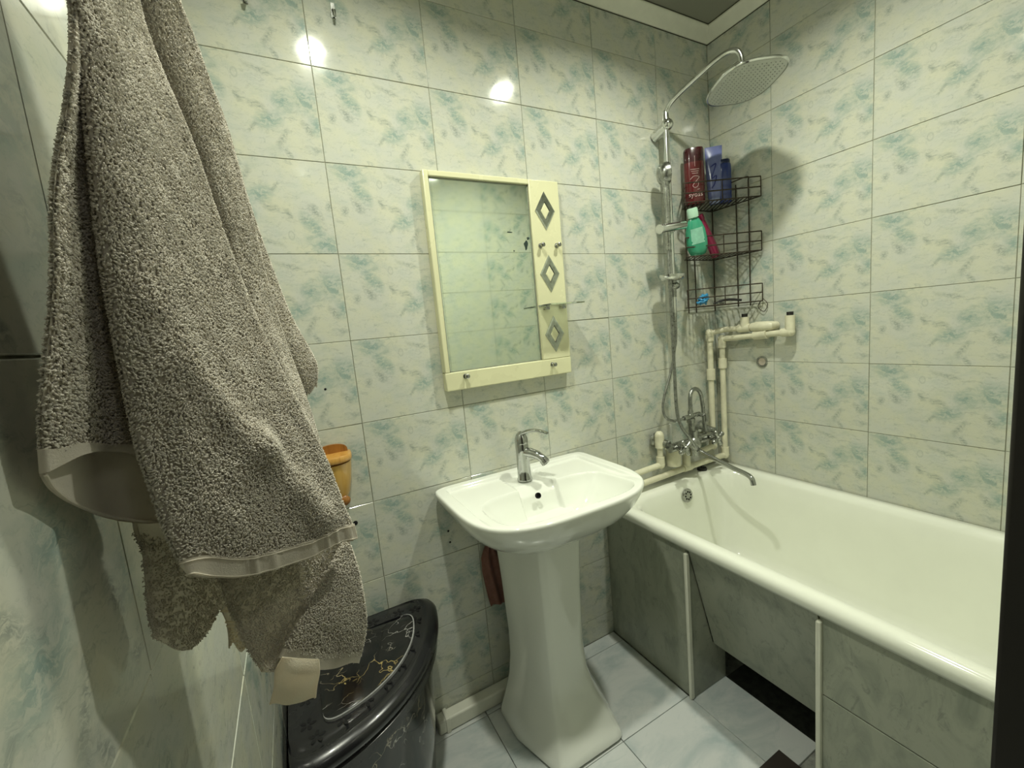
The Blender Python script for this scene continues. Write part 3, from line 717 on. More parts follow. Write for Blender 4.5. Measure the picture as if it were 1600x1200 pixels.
m = MB(); m.cyl((XW, -.145, 1.249), (XW, -.200, 1.251), FRR, n=18); m.cyl((XW, -.173, 1.250), (XW, -.173, 1.298), FRR, n=18); m.build('tee', MPIPE, pa)
m = MB(); m.tube([(XW, -.205, 1.252), (XW, -.225, 1.253), (XW, -.262, 1.254), (XW + .004, -.280, 1.254), (XW + .036, -.288, 1.254)], [.018, .021, .021, .019, .016], 16); m.build('end_elbow', MPIPE, pa)
m = MB(); m.cyl((XW, -.173, 1.298), (XW, -.173, 1.312), .012); m.build('threaded_plug', MGRIME, pa)
pb = thing('water_pipe', 'lower white plastic water pipe ending in a plugged upturn on the right wall', 'pipe', (1.605, -.06, .66))
BX, BY = 1.602, -.062
run(pb, [(BX, BY, .655), (BX, BY, 1.203)], PR)
run(pb, [(BX, BY, 1.205), (XW + .002, -.36, 1.226)], PR); run(pb, [(BX, BY, .652), (1.40, -.052, .648), (.93, -.050, .640)], PR + .001)
for c_ in ((BX, BY, 1.205), (BX, BY, .652), (XW + .002, -.36, 1.226)): elbow(pb, c_, FRR)
sleeve(pb, (BX, BY, 1.165), (BX, BY, 1.205), FRR); sleeve(pb, (BX, BY, 1.07), (BX, BY, 1.115), FRR + .001); sleeve(pb, (BX, BY, .69), (BX, BY, .65), FRR)
sleeve(pb, (XW + .002, -.36, 1.226), (XW + .002, -.36, 1.292), FRR); sleeve(pb, (XW, -.215, 1.216), (XW, -.270, 1.220), FRR + .002); sleeve(pb, (XW, -.33, 1.224), (XW, -.36, 1.226), FRR)
m = MB(); m.tube([(1.37, -.052, .650), (1.32, -.052, .649)], [FRR + .002, FRR], 16); m.tube([(1.345, -.052, .650), (1.345, -.052, .712)], FRR, 16); m.build('tee', MPIPE, pb)
m = MB(); m.cyl((XW + .002, -.36, 1.292), (XW + .002, -.36, 1.306), .012); m.build('threaded_plug', MGRIME, pb)
pc = thing('water_pipe', 'short white plastic pipe from behind the sink up to the mixer', 'pipe', (1.18, -.06, .7))
run(pc, [(.93, -.050, .690), (1.186, -.050, .698)], PR); run(pc, [(1.186, -.050, .700), (1.186, -.050, .800)], PR)
elbow(pc, (1.186, -.05, .699), FRR); sleeve(pc, (1.186, -.050, .699), (1.186, -.050, .735), FRR); sleeve(pc, (1.186, -.050, .775), (1.186, -.050, .83), FRR + .002); elbow(pc, (1.186, -.05, .83), FRR)
m = MB(); m.cyl((1.262, -.055, .680), (1.262, -.055, .748), .030, .032, 24); m.lathe((1.262, -.055, .748), (0, 0, 1), [(0, .035), (.006, .035), (.010, .02), (.010, .0001)], 24)
tag(m.build('drain_cap', MPIPE), 'short white pipe stub with cap under the bath mixer', 'pipe')
# ring on a capped hole in the right wall
m = MB(); cr = Vector((XR - .0005, -.223, 1.099)); rr_ = []
m.lathe(cr, (-1, 0, 0), [(0, .024), (.004, .024), (.005, .021), (.004, .017), (0, .017)], 28); 
ro = tag(m.build('wall_ring', MCHROME2), 'small metal ring around a capped hole in the right wall', 'ring')
m = MB(); m.lathe(cr, (-1, 0, 0), [(0, .0165), (.002, .0160), (.0025, .0001)], 24); m.build('plaster_cap', simple('pale_plaster', srgb(208, 196, 180), .7), ro)

# ------------------------------------------------------------------ wire corner caddy
cad = thing('shower_caddy', 'rusty three tier wire corner shelf beside the shower', 'shelf', (1.6, -.05, 1.34))
wr = .0027
cA = Vector((1.347, -.092, 0)); cL = Vector((1.440, -.014, 0)); cB = Vector((1.628, -.238, 0)); cO = Vector((1.629, -.014, 0))
def hgt(v, z): return Vector((v.x, v.y, z))
tiers = [(1.785, 1.822, 1.862), (1.569, 1.607, 1.646), (1.360, 1.396, 1.433)]
for ti, zs in enumerate(tiers):
    m = MB()
    z0, z1, z2 = zs
    for z in zs: m.tube([hgt(cL, z), hgt(cA, z) + Vector((.012, .010, 0)), hgt(cA, z), hgt(cA, z) + Vector((.014, -.0072, 0)), hgt(cB, z)], wr, 6)
    m.tube([hgt(cL, z0), hgt(cO, z0), hgt(cB, z0)], wr, 6)
    for v_ in (cA, cB): m.tube([hgt(v_, z2), hgt(v_, z0)], wr * .9, 6)
    mid = cA.lerp(cB, .5); m.tube([hgt(mid, z2), hgt(mid, z0)], wr * .8, 6)
    m.build('shelf_rails', MWIRE, cad)
    m = MB(); dg_ = Vector((.62, .78, 0))
    for k in range(1, 18):
        a_ = cA.lerp(cB, k / 18); t_ = min((cO.x - a_.x) / dg_.x, (cO.y - a_.y) / dg_.y)
        if t_ > .01: m.tube([hgt(a_, z0), hgt(a_ + dg_ * t_, z0)], wr * .8, 6)
    m.build('shelf_grid', MWIRE, cad)
for x, y in ((1.450, -.012), (1.500, -.012), (1.629, -.013), (1.630, -.128), (1.630, -.184)):
    m = MB(); m.tube([(x, y, 1.335 if y > -.02 else 1.345), (x, y, 1.864 if y < -.02 else 1.80)], wr, 6); m.build('upright_wire', MWIRE, cad)
m = MB(); m.tube(spline([(1.630, -.184, 1.864), (1.618, -.19, 1.876), (1.60, -.16, 1.872), (1.58, -.10, 1.864), (1.56, -.05, 1.862)], 5), wr, 6); m.build('top_loop', MWIRE, cad); m = MB()
m.tube(spline([(1.634, -.235, 1.37), (1.634, -.255, 1.345), (1.634, -.24, 1.315), (1.634, -.215, 1.335), (1.634, -.225, 1.36)], 5), .0015, 6); m.build('end_loop', MWIRE, cad)

# bottles -----------------------------------------------------------
def bottle_mat(name, a, b=None, rough=.2, trans=0.):
    return simple(name, a, rough, 0, .05, 20, coat=.3, trans=trans)
def flatbottle(m, c, w_, d_, prof, rot=0., tilt=None, n=28, p=2.6):
    c = Vector(c); Ls = []
    for z, s_ in prof:
        L = []
        for k in range(n):
            th = 2 * PI * k / n; cc_, ss = math.cos(th), math.sin(th); r = (abs(cc_) ** p + abs(ss) ** p) ** (-1 / p)
            v = Vector((w_ * cc_ * r * s_, d_ * ss * r * s_, z)); v = Matrix.Rotation(rot, 3, 'Z') @ v
            if tilt: v = tilt @ v
            L.append(c + v)
        Ls.append(L)
    m.loft(Ls); return m
ZS = 1.7885
VN = Vector((.25, -.68, 0))   # faces towards the room
faceang = math.radians(-42)
b1 = thing('shampoo_bottle', 'dark red shampoo bottle with white print on the top caddy shelf', 'bottle', (1.450, -.060, ZS))
m = MB(); flatbottle(m, (1.443, -.068, ZS), .040, .026, [(0, .92), (.004, 1), (.158, 1), (.168, .98)], faceang); m.build('bottle_body', bottle_mat('red_plastic', srgb(92, 26, 30)), b1)
m = MB(); flatbottle(m, (1.443, -.068, ZS + .168), .0395, .0255, [(0, 1), (.048, 1), (.056, .94)], faceang); m.build('bottle_cap', bottle_mat('dark_red_cap', srgb(60, 16, 22)), b1)
def text(s, size, loc, rot, mat, parent, name='lettering', ext=.0003):
    cu = bpy.data.curves.new(name, 'FONT'); cu.body = s; cu.size = size; cu.align_x = 'CENTER'; cu.align_y = 'CENTER'; cu.extrude = ext; cu.resolution_u = 2
    ot = bpy.data.objects.new('tmp', cu); C.objects.link(ot)
    dg = bpy.context.evaluated_depsgraph_get(); me = bpy.data.meshes.new_from_object(ot.evaluated_get(dg)); bpy.data.objects.remove(ot)
    me.materials.clear(); me.materials.append(mat); o = bpy.data.objects.new(name, me); C.objects.link(o)
    o.matrix_world = Matrix.Translation(loc) @ rot.to_4x4(); 
    o.parent = parent; o.matrix_parent_inverse = parent.matrix_basis.inverted(); return o
MPRINT = simple('pale_print', srgb(226, 196, 196), .5)
fr = Matrix.Rotation(faceang, 3, 'Z') @ Matrix.Rotation(PI / 2, 3, 'X')
def onface(dx, dz, c, d_=.0225):
    v = Matrix.Rotation(faceang, 3, 'Z') @ Vector((dx, -d_, 0)); return Vector(c) + v + Vector((0, 0, dz))
cb = (1.443, -.068, ZS)
text('syoss', .026, onface(0, .036, cb, .0264), fr, MPRINT, b1)
m = MB()
def bar(x0, z0, x1, z1, r=.001): m.tube([onface(x0, z0, cb, .0264), onface(x1, z1, cb, .0264)], r, 5)
for i, zz in enumerate((.138, .130, .122)): bar(-.018 + .003 * i, zz, .016 - .002 * i, zz - .002)
bar(0, .19, 0, .148, .0008)
pts = [onface(x, z, cb, .0265) for x, z in ((-.020, .098), (-.005, .110), (.015, .105), (.004, .090), (-.010, .074), (-.002, .064), (.010, .070), (.012, .084))]
m.tube(spline(pts, 4), .0009, 5); bar(.007, .055, .016, .057); m.build('printed_marks', MPRINT, b1)
b2 = thing('shampoo_tube', 'lilac blue squeeze tube standing on its cap, middle of the top shelf', 'bottle', (1.545, -.085, ZS))
m = MB(); c2 = Vector((1.536, -.094, ZS)); Ls = []
for z, w_, d_ in ((.022, .024, .019), (.03, .026, .020), (.11, .031, .017), (.18, .033, .008), (.225, .034, .0015), (.235, .034, .0012)):
    Ls.append([c2 + Matrix.Rotation(faceang, 3, 'Z') @ Vector((w_ * math.cos(t_), d_ * math.sin(t_), z)) for t_ in [2 * PI * k / 24 for k in range(24)]])
m.loft(Ls); tb2 = m.build('tube_body', bottle_mat('lilac_plastic', srgb(112, 120, 172)), b2)
m = MB(); flatbottle(m, c2, .022, .018, [(0, .95), (.003, 1), (.022, 1)], faceang); m.build('tube_cap', bottle_mat('lilac_cap', srgb(140, 150, 190)), b2)
MDBL = simple('navy_print', srgb(50, 60, 140), .4)
m = MB()
pp = [c2 + Matrix.Rotation(faceang, 3, 'Z') @ Vector((x, -.0185 + .115 * max(0, z - .10) , z)) for x, z in ((-.014, .152), (.006, .162), (-.002, .135), (-.014, .104), (.006, .112), (-.002, .08), (-.014, .064))]
m.tube(spline(pp, 4), .0022, 5); m.build('printed_swirl', MDBL, b2)
b3 = thing('shampoo_bottle', 'dark blue bottle standing at the right end of the top shelf', 'bottle', (1.57, -.125, ZS))
m = MB(); flatbottle(m, (1.572, -.118, ZS), .026, .017, [(0, .92), (.004, 1), (.13, 1), (.155, .95), (.160, .85)], math.radians(-35)); m.build('bottle_body', bottle_mat('navy_plastic', srgb(40, 56, 120)), b3)
m = MB(); flatbottle(m, (1.572, -.118, ZS + .1605), .0215, .014, [(0, 1), (.012, 1), (.016, .9)], math.radians(-35)); m.build('bottle_cap', bottle_mat('dark_navy', srgb(24, 34, 70)), b3)
# tilted green bottle on the middle shelf
til = Matrix.Rotation(math.radians(-15), 3, 'Y') @ Matrix.Rotation(math.radians(4), 3, 'X')
b4 = thing('shower_gel', 'green translucent shower gel bottle leaning on the middle shelf', 'bottle', (1.47, -.08, 1.575))
c4 = Vector((1.414, -.100, 1.5745))
m = MB(); flatbottle(m, c4, .043, .023, [(0, .55), (.004, .72), (.03, .95), (.06, 1.0), (.10, .92), (.13, .70), (.148, .48), (.152, .40)], -.6, til, p=2.2); m.build('bottle_body', bottle_mat('green_plastic', srgb(70, 176, 140), rough=.15, trans=.25), b4)
m = MB(); flatbottle(m, c4, .021, .017, [(.153, .8), (.155, 1), (.185, 1), (.192, .85)], -.6, til); m.build('bottle_cap', bottle_mat('pale_green_cap', srgb(176, 214, 190)), b4)
m = MB(); Ls = []
for z in (.050, .112):
    w_ = .0265 if z < .08 else .024
    Ls.append([c4 + til @ (Matrix.Rotation(-.6, 3, 'Z') @ Vector((x, -.0232 * (1 - (abs(x) / .055) ** 2) - .0008, z))) for x in [w_ * (k / 5 - 1) for k in range(11)]])
m.loft(Ls, False, False, closed=False); m.build('label_sticker', simple('pale_label', srgb(150, 210, 186), .4), b4)
b5 = thing('conditioner_bottle', 'magenta red bottle tucked behind the green one', 'bottle', (1.52, -.10, 1.575))
til5 = Matrix.Rotation(math.radians(-30), 3, 'Y')
m = MB(); flatbottle(m, (1.556, -.078, 1.5775), .030, .018, [(0, .85), (.004, 1), (.05, 1), (.12, .8), (.16, .55), (.17, .45)], .35, til5, p=2.3); m.build('bottle_body', bottle_mat('magenta_plastic', srgb(150, 30, 76)), b5)
m = MB(); flatbottle(m, (1.556, -.078, 1.5775), .013, .012, [(.170, .95), (.19, 1), (.195, .9)], .35, til5); m.build('bottle_cap', bottle_mat('magenta_cap', srgb(120, 24, 60)), b5)
# blue scrunched net and black razor on the bottom shelf
b6 = thing('bath_net', 'bright blue crumpled bath puff at the left of the bottom shelf', 'sponge', (1.47, -.06, 1.365))
m = MB()
for k in range(9):
    a_ = k * 2.4; c_ = Vector((1.468 + .010 * math.cos(a_) + .002 * k, -.066 + .008 * math.sin(a_), 1.374 + .0042 * k))
    lp = spline([c_ + Vector((.013 * math.cos(t_ + k) * (1 + .3 * math.sin(3 * t_)), .010 * math.sin(t_ + k), .004 * math.sin(2 * t_ + k))) for t_ in [2 * PI * i / 8 for i in range(9)]], 3)
    m.tube(lp, .0045, 7)
m.build('net_folds', bottle_mat('blue_net', srgb(60, 150, 200), rough=.45), b6)
b7 = thing('razor', 'black handled razor lying on the bottom shelf', 'razor', (1.55, -.11, 1.365))
m = MB(); m.tube(spline([(1.500, -.100, 1.367), (1.530, -.118, 1.378), (1.560, -.140, 1.379), (1.592, -.168, 1.372)], 5), [.0035] * 4 + [.0055] * 9 + [.005] * 3, 8); m.build('razor_handle', MGRIME, b7)
m = MB(); m.box((1.505, -.122, 1.3635), (1.545, -.110, 1.371)); m.build('razor_head', MCHROME2, b7, bevel=.002)

# ------------------------------------------------------------------ pink cloth behind the sink
pk = thing('cleaning_cloth', 'small pink cloth hanging on a hook under the basin left of the pedestal', 'cloth', (.36, -.02, .58))
m = MB(); Ls = []
for z, w_, xc in ((.592, .012, .362), (.575, .022, .362), (.55, .032, .362), (.50, .036, .364), (.44, .036, .370), (.40, .036, .374), (.368, .035, .378), (.362, .034, .379)):
    L = []
    for k in range(25):
        t_ = k / 24; x = xc + w_ * (2 * t_ - 1); L.append((x, -.022 - .008 * math.sin(t_ * 11 + z * 9) * (1 - .3 * t_) - .006 * math.sin(t_ * PI), z + .006 * math.sin(t_ * 5)))
    L2 = [(a, b + .004, c) for a, b, c in L[::-1]]
    Ls.append(L + L2)
m.loft(Ls); m.build('cloth_drape', MPINK, pk, sharp=70)
m = MB(); m.tube(spline([(.352, -.001, .602), (.354, -.020, .600), (.358, -.028, .592), (.362, -.024, .586)], 4), .0025, 6); m.build('cloth_hook', MGRIME, pk)

# ------------------------------------------------------------------ towels
def catmull(a, u):
    n = len(a); i = min(int(u), n - 2); t = u - i
    p0, p1, p2, p3 = a[max(i-1, 0)], a[i], a[i+1], a[min(i+2, n-1)]
    return .5 * ((2*p1) + (p2-p0)*t + (2*p0-5*p1+4*p2-p3)*t*t + (3*p1-p0-3*p2+p3)*t*t*t)
def cloth_grid(rows, nu, nv, wob=.0, seed=0):
    """rows of 3D points, equal count per row -> smooth nv x nu grid"""
    R = np.array([[list(q) for q in r] for r in rows]); nr, nc = R.shape[:2]
    G1 = np.zeros((nr, nu, 3))
    for j in range(nu):
        for i in range(nr): G1[i, j] = catmull(R[i], j / (nu - 1) * (nc - 1))
    G = np.zeros((nv, nu, 3))
    for i in range(nv):
        for j in range(nu): G[i, j] = catmull(G1[:, j], i / (nv - 1) * (nr - 1))
    if wob:
        for i in range(nv):
            for j in range(nu):
                q = G[i, j]; a = mnoise.noise(Vector((q[0] * 16 + seed, q[1] * 16, q[2] * 9))) + .45 * mnoise.noise(Vector((q[0] * 45 + seed, q[1] * 45, q[2] * 30)))
                ed = min(j, nu - 1 - j) / (nu * .12); ed = min(1, ed)
                d_ = np.array(CAM) - q; d_ /= np.linalg.norm(d_); G[i, j] = q + d_ * a * wob * (.3 + .7 * ed)
    return G
def grid_normals(G):
    du = np.gradient(G, axis=1); dv = np.gradient(G, axis=0); n = np.cross(du, dv); n /= np.linalg.norm(n, axis=2, keepdims=True) + 1e-12
    c = np.array(CAM) - G.reshape(-1, 3).mean(0)
    if (n.reshape(-1, 3) @ c).mean() < 0: n = -n
    return n
def cloth_obj(name, G, mat, parent, th=.003):
    n = grid_normals(G); nv, nu = G.shape[:2]
    F_, B_ = G, G - n * th
    v = np.concatenate([F_.reshape(-1, 3), B_.reshape(-1, 3)]); N = nv * nu; f = []
    for i in range(nv - 1):
        for j in range(nu - 1):
            a = i * nu + j; f.append((a, a + 1, a + nu + 1, a + nu)); f.append((N + a, N + a + nu, N + a + nu + 1, N + a + 1))
    per = [j for j in range(nu)] + [i * nu + nu - 1 for i in range(1, nv)] + [(nv - 1) * nu + j for j in range(nu - 2, -1, -1)] + [i * nu for i in range(nv - 2, 0, -1)]
    for k in range(len(per)): a, b = per[k], per[(k + 1) % len(per)]; f.append((a, a + N, b + N, b))
    m = MB(); m.v = [tuple(q) for q in v]; m.f = f; m.mi = [0] * len(f)
    return m.build(name, mat, parent, sharp=80)
def pile(name, G, mat, parent, dens=700000, L0=.0019, rad=.00056, lean=(0, 0, -1), mask=None, seed=1):
    """short curled terry loops over the cloth, one joined mesh"""
    rg = np.random.default_rng(seed); n = grid_normals(G); nv, nu = G.shape[:2]
    A = G[:-1, :-1]; B = G[:-1, 1:]; D = G[1:, :-1]
    area = np.linalg.norm(np.cross(B - A, D - A), axis=2); tot = area.sum(); cnt = int(tot * dens)
    idx = rg.choice(area.size, cnt, p=(area / tot).ravel()); ii, jj = np.divmod(idx, nu - 1)
    a, b = rg.random((2, cnt, 1))
    def bil(X): return (X[ii, jj] * (1-a) * (1-b) + X[ii, jj+1] * a * (1-b) + X[ii+1, jj] * (1-a) * b + X[ii+1, jj+1] * a * b)
    P = bil(G); Nn = bil(n); Nn /= np.linalg.norm(Nn, axis=1, keepdims=True)
    if mask is not None:
        k = mask((jj + a[:, 0]) / (nu - 1), (ii + b[:, 0]) / (nv - 1)) > rg.random(cnt); P, Nn = P[k], Nn[k]; cnt = len(P)
    # coherent combing direction
    f1 = np.array([mnoise.noise(Vector((q[0] * 60, q[1] * 60, q[2] * 60))) for q in P]); ang = f1 * 3.2 + rg.normal(0, .55, cnt)
    t1 = np.cross(Nn, np.array(lean, float)); t1 /= np.linalg.norm(t1, axis=1, keepdims=True) + 1e-9; t2 = np.cross(t1, Nn)
    dirn = -t2 * np.cos(ang)[:, None] + t1 * np.sin(ang)[:, None]
    if (dirn @ np.array(lean, float)).mean() < 0: dirn = -dirn
    L = (L0 * rg.uniform(.7, 1.3, cnt))[:, None]; side = np.cross(Nn, dirn)
    cs = [P - Nn * .0005, P + Nn * L * .50 + dirn * L * .12, P + Nn * L * .78 + dirn * L * .50, P + Nn * L * .55 + dirn * L * .85]
    rs = [rad, rad * 1.05, rad * 1.1, rad * .75]
    V = np.zeros((cnt, 12, 3)); up = Nn
    for s_, (c_, r_) in enumerate(zip(cs, rs)):
        w2 = dirn if s_ < 1 else (Nn if s_ == 2 else (Nn * .7 + dirn * -.7))
        for k in range(3):
            th = 2 * PI * k / 3; V[:, s_ * 3 + k] = c_ + (side * math.cos(th) + w2 * math.sin(th)) * r_
    fb = []
    for s_ in range(3):
        for k in range(3): q = (k + 1) % 3; fb.append((s_*3+k, s_*3+q, (s_+1)*3+q, (s_+1)*3+k))
    fb = np.array(fb); Fq = (fb[None] + (np.arange(cnt) * 12)[:, None, None]).reshape(-1, 4)
    me = bpy.data.meshes.new(name); nvv, nf = cnt * 12, len(Fq)
    me.vertices.add(nvv); me.vertices.foreach_set('co', V.reshape(-1)); me.loops.add(nf * 4); me.loops.foreach_set('vertex_index', Fq.reshape(-1).astype(np.int32))
    me.polygons.add(nf); me.polygons.foreach_set('loop_start', np.arange(nf, dtype=np.int32) * 4); me.polygons.foreach_set('use_smooth', np.ones(nf, bool)); me.update(calc_edges=True)
    me.materials.append(mat); o = bpy.data.objects.new(name, me); C.objects.link(o); o['kind'] = 'stuff'
    o.parent = parent; o.matrix_parent_inverse = parent.matrix_basis.inverted(); return o

def row(L, R, yL, yR, prof=(0, .15, .4, .7, .9, 1), bulge=(0, .55, 1, .75, .3, 0), amp=-.03, mids=None, roll=(.012, .012)):
    """one line across a hanging cloth, its two edges rolled back away from the room"""
    out = []
    for i, s_ in enumerate(prof):
        x = lerp(L[0], R[0], s_); y = lerp(L[1], R[1], s_)
        if mids and i in mids: x, y = mids[i]
        out.append(px(x, y, lerp(yL, yR, s_) + amp * bulge[i]))
    w_ = R[0] - L[0]
    out.insert(0, px(L[0] + .015 * w_, lerp(L[1], R[1], .015), yL + roll[0])); out.append(px(lerp(L[0], R[0], .96), lerp(L[1], R[1], .96), yR + roll[1]))
    return out
HOOK = Vector((-.262, -.935, 1.775))
def hookrow(n=8, spread=.012, off=0.): return [HOOK + Vector((spread * (2 * k / (n - 1) - 1) + .012, off, 0)) for k in range(n)]
hk = thing('towel_hook', 'metal wall hook that carries the bath towels, above the frame', 'hook', (XL, -.935, 1.78))
m = MB(); m.box((XL + .0005, -.952, 1.76), (XL + .004, -.918, 1.83)); m.tube(spline([(XL + .003, -.935, 1.80), (XL + .03, -.935, 1.785), (XL + .055, -.935, 1.79), (XL + .062, -.935, 1.81)], 5), .005, 10); m.build('hook_arm', MCHROME2, hk)

tw1 = thing('bath_towel', 'large thick beige terry towel in front, with a plain hem, hanging on the left', 'towel', HOOK)
# front fold
YL, YR = -.992, -.860
rows = [hookrow(),
        row((100, -300), (175, -300), -.955, -.92, amp=-.01), row((108, -150), (192, -150), -.970, -.90, amp=-.018),
        row((120, 0), (214, 0), -.985, -.885, amp=-.020), row((128, 100), (245, 95), -.988, -.875, amp=-.024), row((144, 262), (300, 225), YL, YR, amp=-.026), row((161, 410), (350, 370), YL, YR, amp=-.028),
        row((187, 550), (405, 510), YL, YR, amp=-.026), row((213, 680), (462, 625), YL, YR - .004, amp=-.024), row((238, 760), (507, 715), YL, YR - .008, amp=-.020), row((262, 830), (535, 790), YL, YR - .010, amp=-.018),
        row((283, 873), (548, 818), YL, YR - .010, amp=-.014, mids={2: (385, 866), 3: (468, 846)}, roll=(.010, .004)), row((299, 897), (554, 843), YL, YR - .010, amp=-.012, mids={1: (336, 903), 2: (390, 899), 3: (475, 874)}, roll=(.006, .002))]
G = cloth_grid(rows, 110, 220, .005, 3)
# raised diagonal ridge low on the right of the fold
RD = [(px(330, 560, -.975), px(430, 700, -.935)), (px(430, 700, -.935), px(512, 805, -.90))]
nn = grid_normals(G)
for (a_, b_) in RD:
    a_, b_ = np.array(a_), np.array(b_); ab = b_ - a_
    q = ((G - a_) @ ab) / (ab @ ab); q = np.clip(q, 0, 1); dd = np.linalg.norm(G - (a_ + q[..., None] * ab), axis=2); G = G + nn * (.010 * np.exp(-(dd / .018) ** 2))[..., None]
f1 = cloth_obj('front_fold', G, MTOWF, tw1)
nvh = 203
pile('pile', G[:nvh], MTOW, tw1, seed=1)
# hem band: slightly raised strip with stitches
Gh = G[nvh - 1:] + grid_normals(G[nvh - 1:]) * .0016
Gh = cloth_grid([[Vector(Gh[i, j]) for j in range(0, 110, 1)] for i in (0, 4, 8, 12, 17)], 200, 18)
gn = grid_normals(Gh); jj_ = np.arange(200); Gh = Gh + gn * (.0016 * np.maximum(0, np.sin(jj_ * .45 + np.sin(jj_ * .14) * 2)) * (jj_ > 80))[None, :, None]
cloth_obj('hem', Gh, MTOWF, tw1, .002)
m = MB()
for frac in (2, 15): m.tube([Vector(Gh[frac, j] + gn[frac, j] * .0006) for j in range(4, 196, 4)], .0004, 5)
o = m.build('hem_stitching', MTOWF, tw1); o['kind'] = 'stuff'
# strips folded behind, right side
S = [((172, -300), (205, -300), -.91, -.90, -.006), ((188, -150), (245, -150), -.885, -.865, -.006), ((204, 0), (279, 0), -.870, -.835, -.012), ((230, 86), (302, 60), -.862, -.820, -.016), ((282, 210), (346, 185), -.85, -.81, -.018),
     ((318, 300), (384, 310), -.846, -.80, -.018), ((362, 450), (420, 455), -.842, -.80, -.016), ((400, 520), (447, 540), -.842, -.80, -.014), ((445, 605), (478, 625), -.842, -.808, -.010), ((478, 680), (498, 692), -.846, -.825, -.004)]
rows = [hookrow(8, .010, .01)] + [row(a_, b_, c_, d_, amp=e_, roll=(.01, .012)) for a_, b_, c_, d_, e_ in S]
G = cloth_grid(rows, 44, 120, .003, 9); cloth_obj('back_fold', G, MTOWF, tw1); pile('pile', G, MTOW, tw1, seed=2)
S = [((240, -150), (250, -150), -.85, -.85, 0), ((262, 0), (278, 0), -.83, -.82, 0), ((330, 200), (350, 190), -.795, -.78, -.002), ((360, 310), (386, 312), -.79, -.77, -.004), ((395, 420), (426, 425), -.785, -.765, -.010),
     ((418, 500), (455, 497), -.785, -.76, -.012), ((440, 560), (482, 545), -.785, -.76, -.012), ((462, 605), (494, 572), -.785, -.765, -.008), ((474, 624), (493, 603), -.785, -.77, -.003)]
rows = [hookrow(8, .006, .02)] + [row(a_, b_, c_, d_, amp=e_, roll=(.006, .010)) for a_, b_, c_, d_, e_ in S]
G = cloth_grid(rows, 36, 110, .002, 12); cloth_obj('back_fold', G, MTOWF, tw1); pile('pile', G, MTOW, tw1, seed=3)
# left side lobe
S = [((100, -150), (118, -150), -.965, -.945, -.004, None), ((112, 0), (124, 0), -.985, -.945, -.004, None), ((114, 80), (132, 80), -1.0, -.942, -.004, None), ((106, 160), (142, 155), -1.005, -.94, -.006, None), ((92, 235), (152, 240), -1.014, -.938, -.008, None),
     ((84, 310), (166, 310), -1.02, -.935, -.008, None), ((84, 419), (184, 419), -1.024, -.935, -.010, None), ((80, 494), (200, 500), -1.024, -.935, -.010, None), ((70, 587), (218, 590), -1.028, -.935, -.012, None), ((66, 665), (236, 665), -1.030, -.935, -.012, {2: (125, 672)}),
     ((67, 700), (240, 690), -1.030, -.935, -.012, {1: (88, 700), 2: (125, 692)}), ((70, 738), (244, 712), -1.030, -.935, -.012, {1: (92, 727), 2: (132, 710), 3: (178, 703)})]
rows = [hookrow(8, .006, -.005)] + [row(a_, b_, c_, d_, amp=e_, mids=f_, roll=(.004, .006)) for a_, b_, c_, d_, e_, f_ in S]
G = cloth_grid(rows, 70, 150, .002, 20); cloth_obj('side_fold', G, MTOWF, tw1, .002); pile('pile', G[:139], MTOW, tw1, seed=4)
Gh = G[137:] + grid_normals(G[137:]) * .0018; cloth_obj('hem', Gh, MTOWF, tw1, .002)
# back wrap of the lobe seen through its opening
def r2(pts): return [px(*q) for q in pts]
rows = [r2([(70, 640, -1.024), (84, 640, -1.014), (118, 640, -.992), (170, 650, -.965), (225, 660, -.940), (290, 660, -.92)]),
        r2([(68, 700, -1.028), (84, 712, -1.016), (120, 726, -.996), (172, 735, -.968), (230, 740, -.940), (300, 740, -.92)]),
        r2([(69, 728, -1.030), (86, 752, -1.017), (124, 778, -.998), (178, 798, -.970), (240, 806, -.942), (310, 806, -.92)]),
        r2([(71, 742, -1.031), (88, 766, -1.018), (124, 790, -.999), (180, 808, -.972), (240, 815, -.943), (310, 815, -.92)])]
G = cloth_grid(rows, 60, 40, .0015, 31); cloth_obj('wrapped_back', G, MTOWF, tw1, .002)
m = MB(); m.tube([Vector(G[-1, j]) for j in range(0, 60, 3)], .0009, 6); m.build('edge_piping', MTOWF, tw1)

# second towel: lower layer with satin tag
tw2 = thing('bath_towel', 'beige terry towel hanging lower behind the front one, with a satin tag', 'towel', HOOK)
S = [((150, 0), (215, 0), -.89, -.86, 0, None), ((230, 400), (360, 400), -.89, -.83, 0, None), ((300, 700), (490, 690), -.90, -.835, 0, None), ((325, 860), (543, 840), -.905, -.835, -.010, None), ((350, 925), (563, 905), -.910, -.832, -.012, None),
     ((374, 985), (570, 962), -.912, -.832, -.012, None), ((392, 1020), (566, 1005), -.914, -.832, -.010, {2: (455, 1020)}), ((412, 1047), (558, 1034), -.916, -.835, -.008, {1: (428, 1050), 2: (465, 1048), 3: (510, 1043)})]
rows = [hookrow(8, .008, .03)] + [row(a_, b_, c_, d_, amp=e_, mids=f_, roll=(.004, .008)) for a_, b_, c_, d_, e_, f_ in S]
G = cloth_grid(rows, 70, 130, .004, 40); cloth_obj('back_fold', G, MTOWF, tw2)
pile('pile', G[50:], MTOW, tw2, dens=520000, L0=.0016, rad=.00045, seed=5)
S = [((538, 845), (546, 852), -.850, -.846, 0, None), ((512, 892), (560, 900), -.870, -.845, -.006, None), ((475, 960), (571, 965), -.895, -.842, -.010, None), ((452, 1000), (567, 1005), -.908, -.842, -.010, None), ((438, 1028), (559, 1036), -.915, -.845, -.008, {2: (490, 1045), 3: (520, 1044)})]
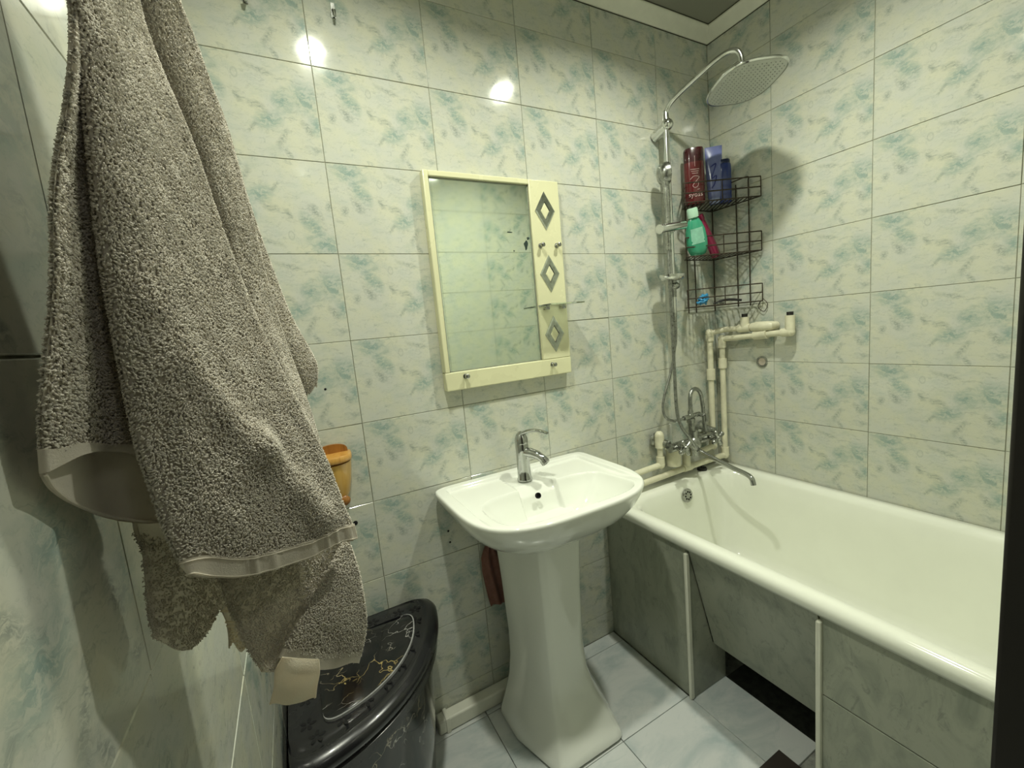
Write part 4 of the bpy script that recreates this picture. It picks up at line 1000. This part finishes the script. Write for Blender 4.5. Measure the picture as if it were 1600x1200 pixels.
rows = [row(a_, b_, c_, d_, amp=e_, mids=f_, roll=(.002, .006)) for a_, b_, c_, d_, e_, f_ in S]
G = cloth_grid(rows, 56, 60, .003, 47); cloth_obj('turned_corner', G, MTOWF, tw2, .0015); pile('pile', G[:53], MTOW, tw2, seed=6)
Gh = G[50:] + grid_normals(G[50:]) * .0015; cloth_obj('hem', Gh, MTOWF, tw2, .002)
S = [((441, 1027), (499, 1030), -.952, -.935, -.001, None), ((430, 1048), (500, 1050), -.953, -.936, -.004, None), ((428, 1075), (496, 1072), -.952, -.935, -.003, None), ((421, 1101), (494, 1090), -.952, -.935, -.001, {2: (448, 1102), 3: (472, 1097)})]
rows = [row(a_, b_, c_, d_, amp=e_, mids=f_, roll=(.001, .001)) for a_, b_, c_, d_, e_, f_ in S]
G = cloth_grid(rows, 34, 24); cloth_obj('satin_tag', G, MTAG, tw2, .0008)
# third towel with a lace hem, darkest and farthest
tw3 = thing('bath_towel', 'shaded beige towel at the back with a lace edged bottom, near the left wall', 'towel', HOOK)
S = [((140, 100), (210, 100), -.915, -.885, 0, None), ((180, 500), (300, 500), -.925, -.87, 0, None), ((205, 800), (342, 830), -.930, -.875, -.006, None), ((222, 862), (358, 885), -.930, -.875, -.010, None), ((229, 930), (356, 937), -.930, -.875, -.010, {3: (320, 940)}),
     ((236, 975), (345, 952), -.930, -.875, -.008, {2: (283, 985), 3: (315, 968)}), ((241, 998), (339, 955), -.930, -.875, -.006, {1: (262, 1006), 2: (287, 1017), 3: (311, 1004), 4: (331, 978)})]
rows = [hookrow(8, .006, .04)] + [row(a_, b_, c_, d_, amp=e_, mids=f_, roll=(.004, .004)) for a_, b_, c_, d_, e_, f_ in S]
G = cloth_grid(rows, 60, 120, .004, 60); cloth_obj('drape', G, MTOW, tw3); pile('pile', G[55:], MTOW, tw3, dens=420000, L0=.0014, rad=.00045, seed=7)
S = [((336, 925), (392, 925), 0, None), ((342, 945), (394, 945), -.002, None), ((353, 970), (392, 968), -.002, None), ((358, 990), (388, 990), 0, None), ((359, 1012), (386, 1010), 0, {1: (364, 1004), 2: (371, 1014), 3: (377, 1019), 4: (383, 1014)})]
rows = [row(a_, b_, -.868, -.862, amp=e_, mids=f_, roll=(0, 0)) for a_, b_, e_, f_ in S]
G = cloth_grid(rows, 30, 30); ln = grid_normals(G); lt = cloth_obj('lace_trim', G, MTOWF, tw3, .001)
m = MB()
for i in (8, 10, 15, 17): m.tube([Vector(G[i, j] + ln[i, j] * .001) for j in range(2, 28, 2)], .0010, 5)
for i in range(19, 29, 2):
    for j in range(3, 27, 3): c_ = Vector(G[i, j] + ln[i, j] * .0008); m.sphere(c_, .0011, 4)
o = m.build('lace_relief', MTAG, lt); o['kind'] = 'stuff'
for mat in bpy.data.materials: mat.use_fake_user = False
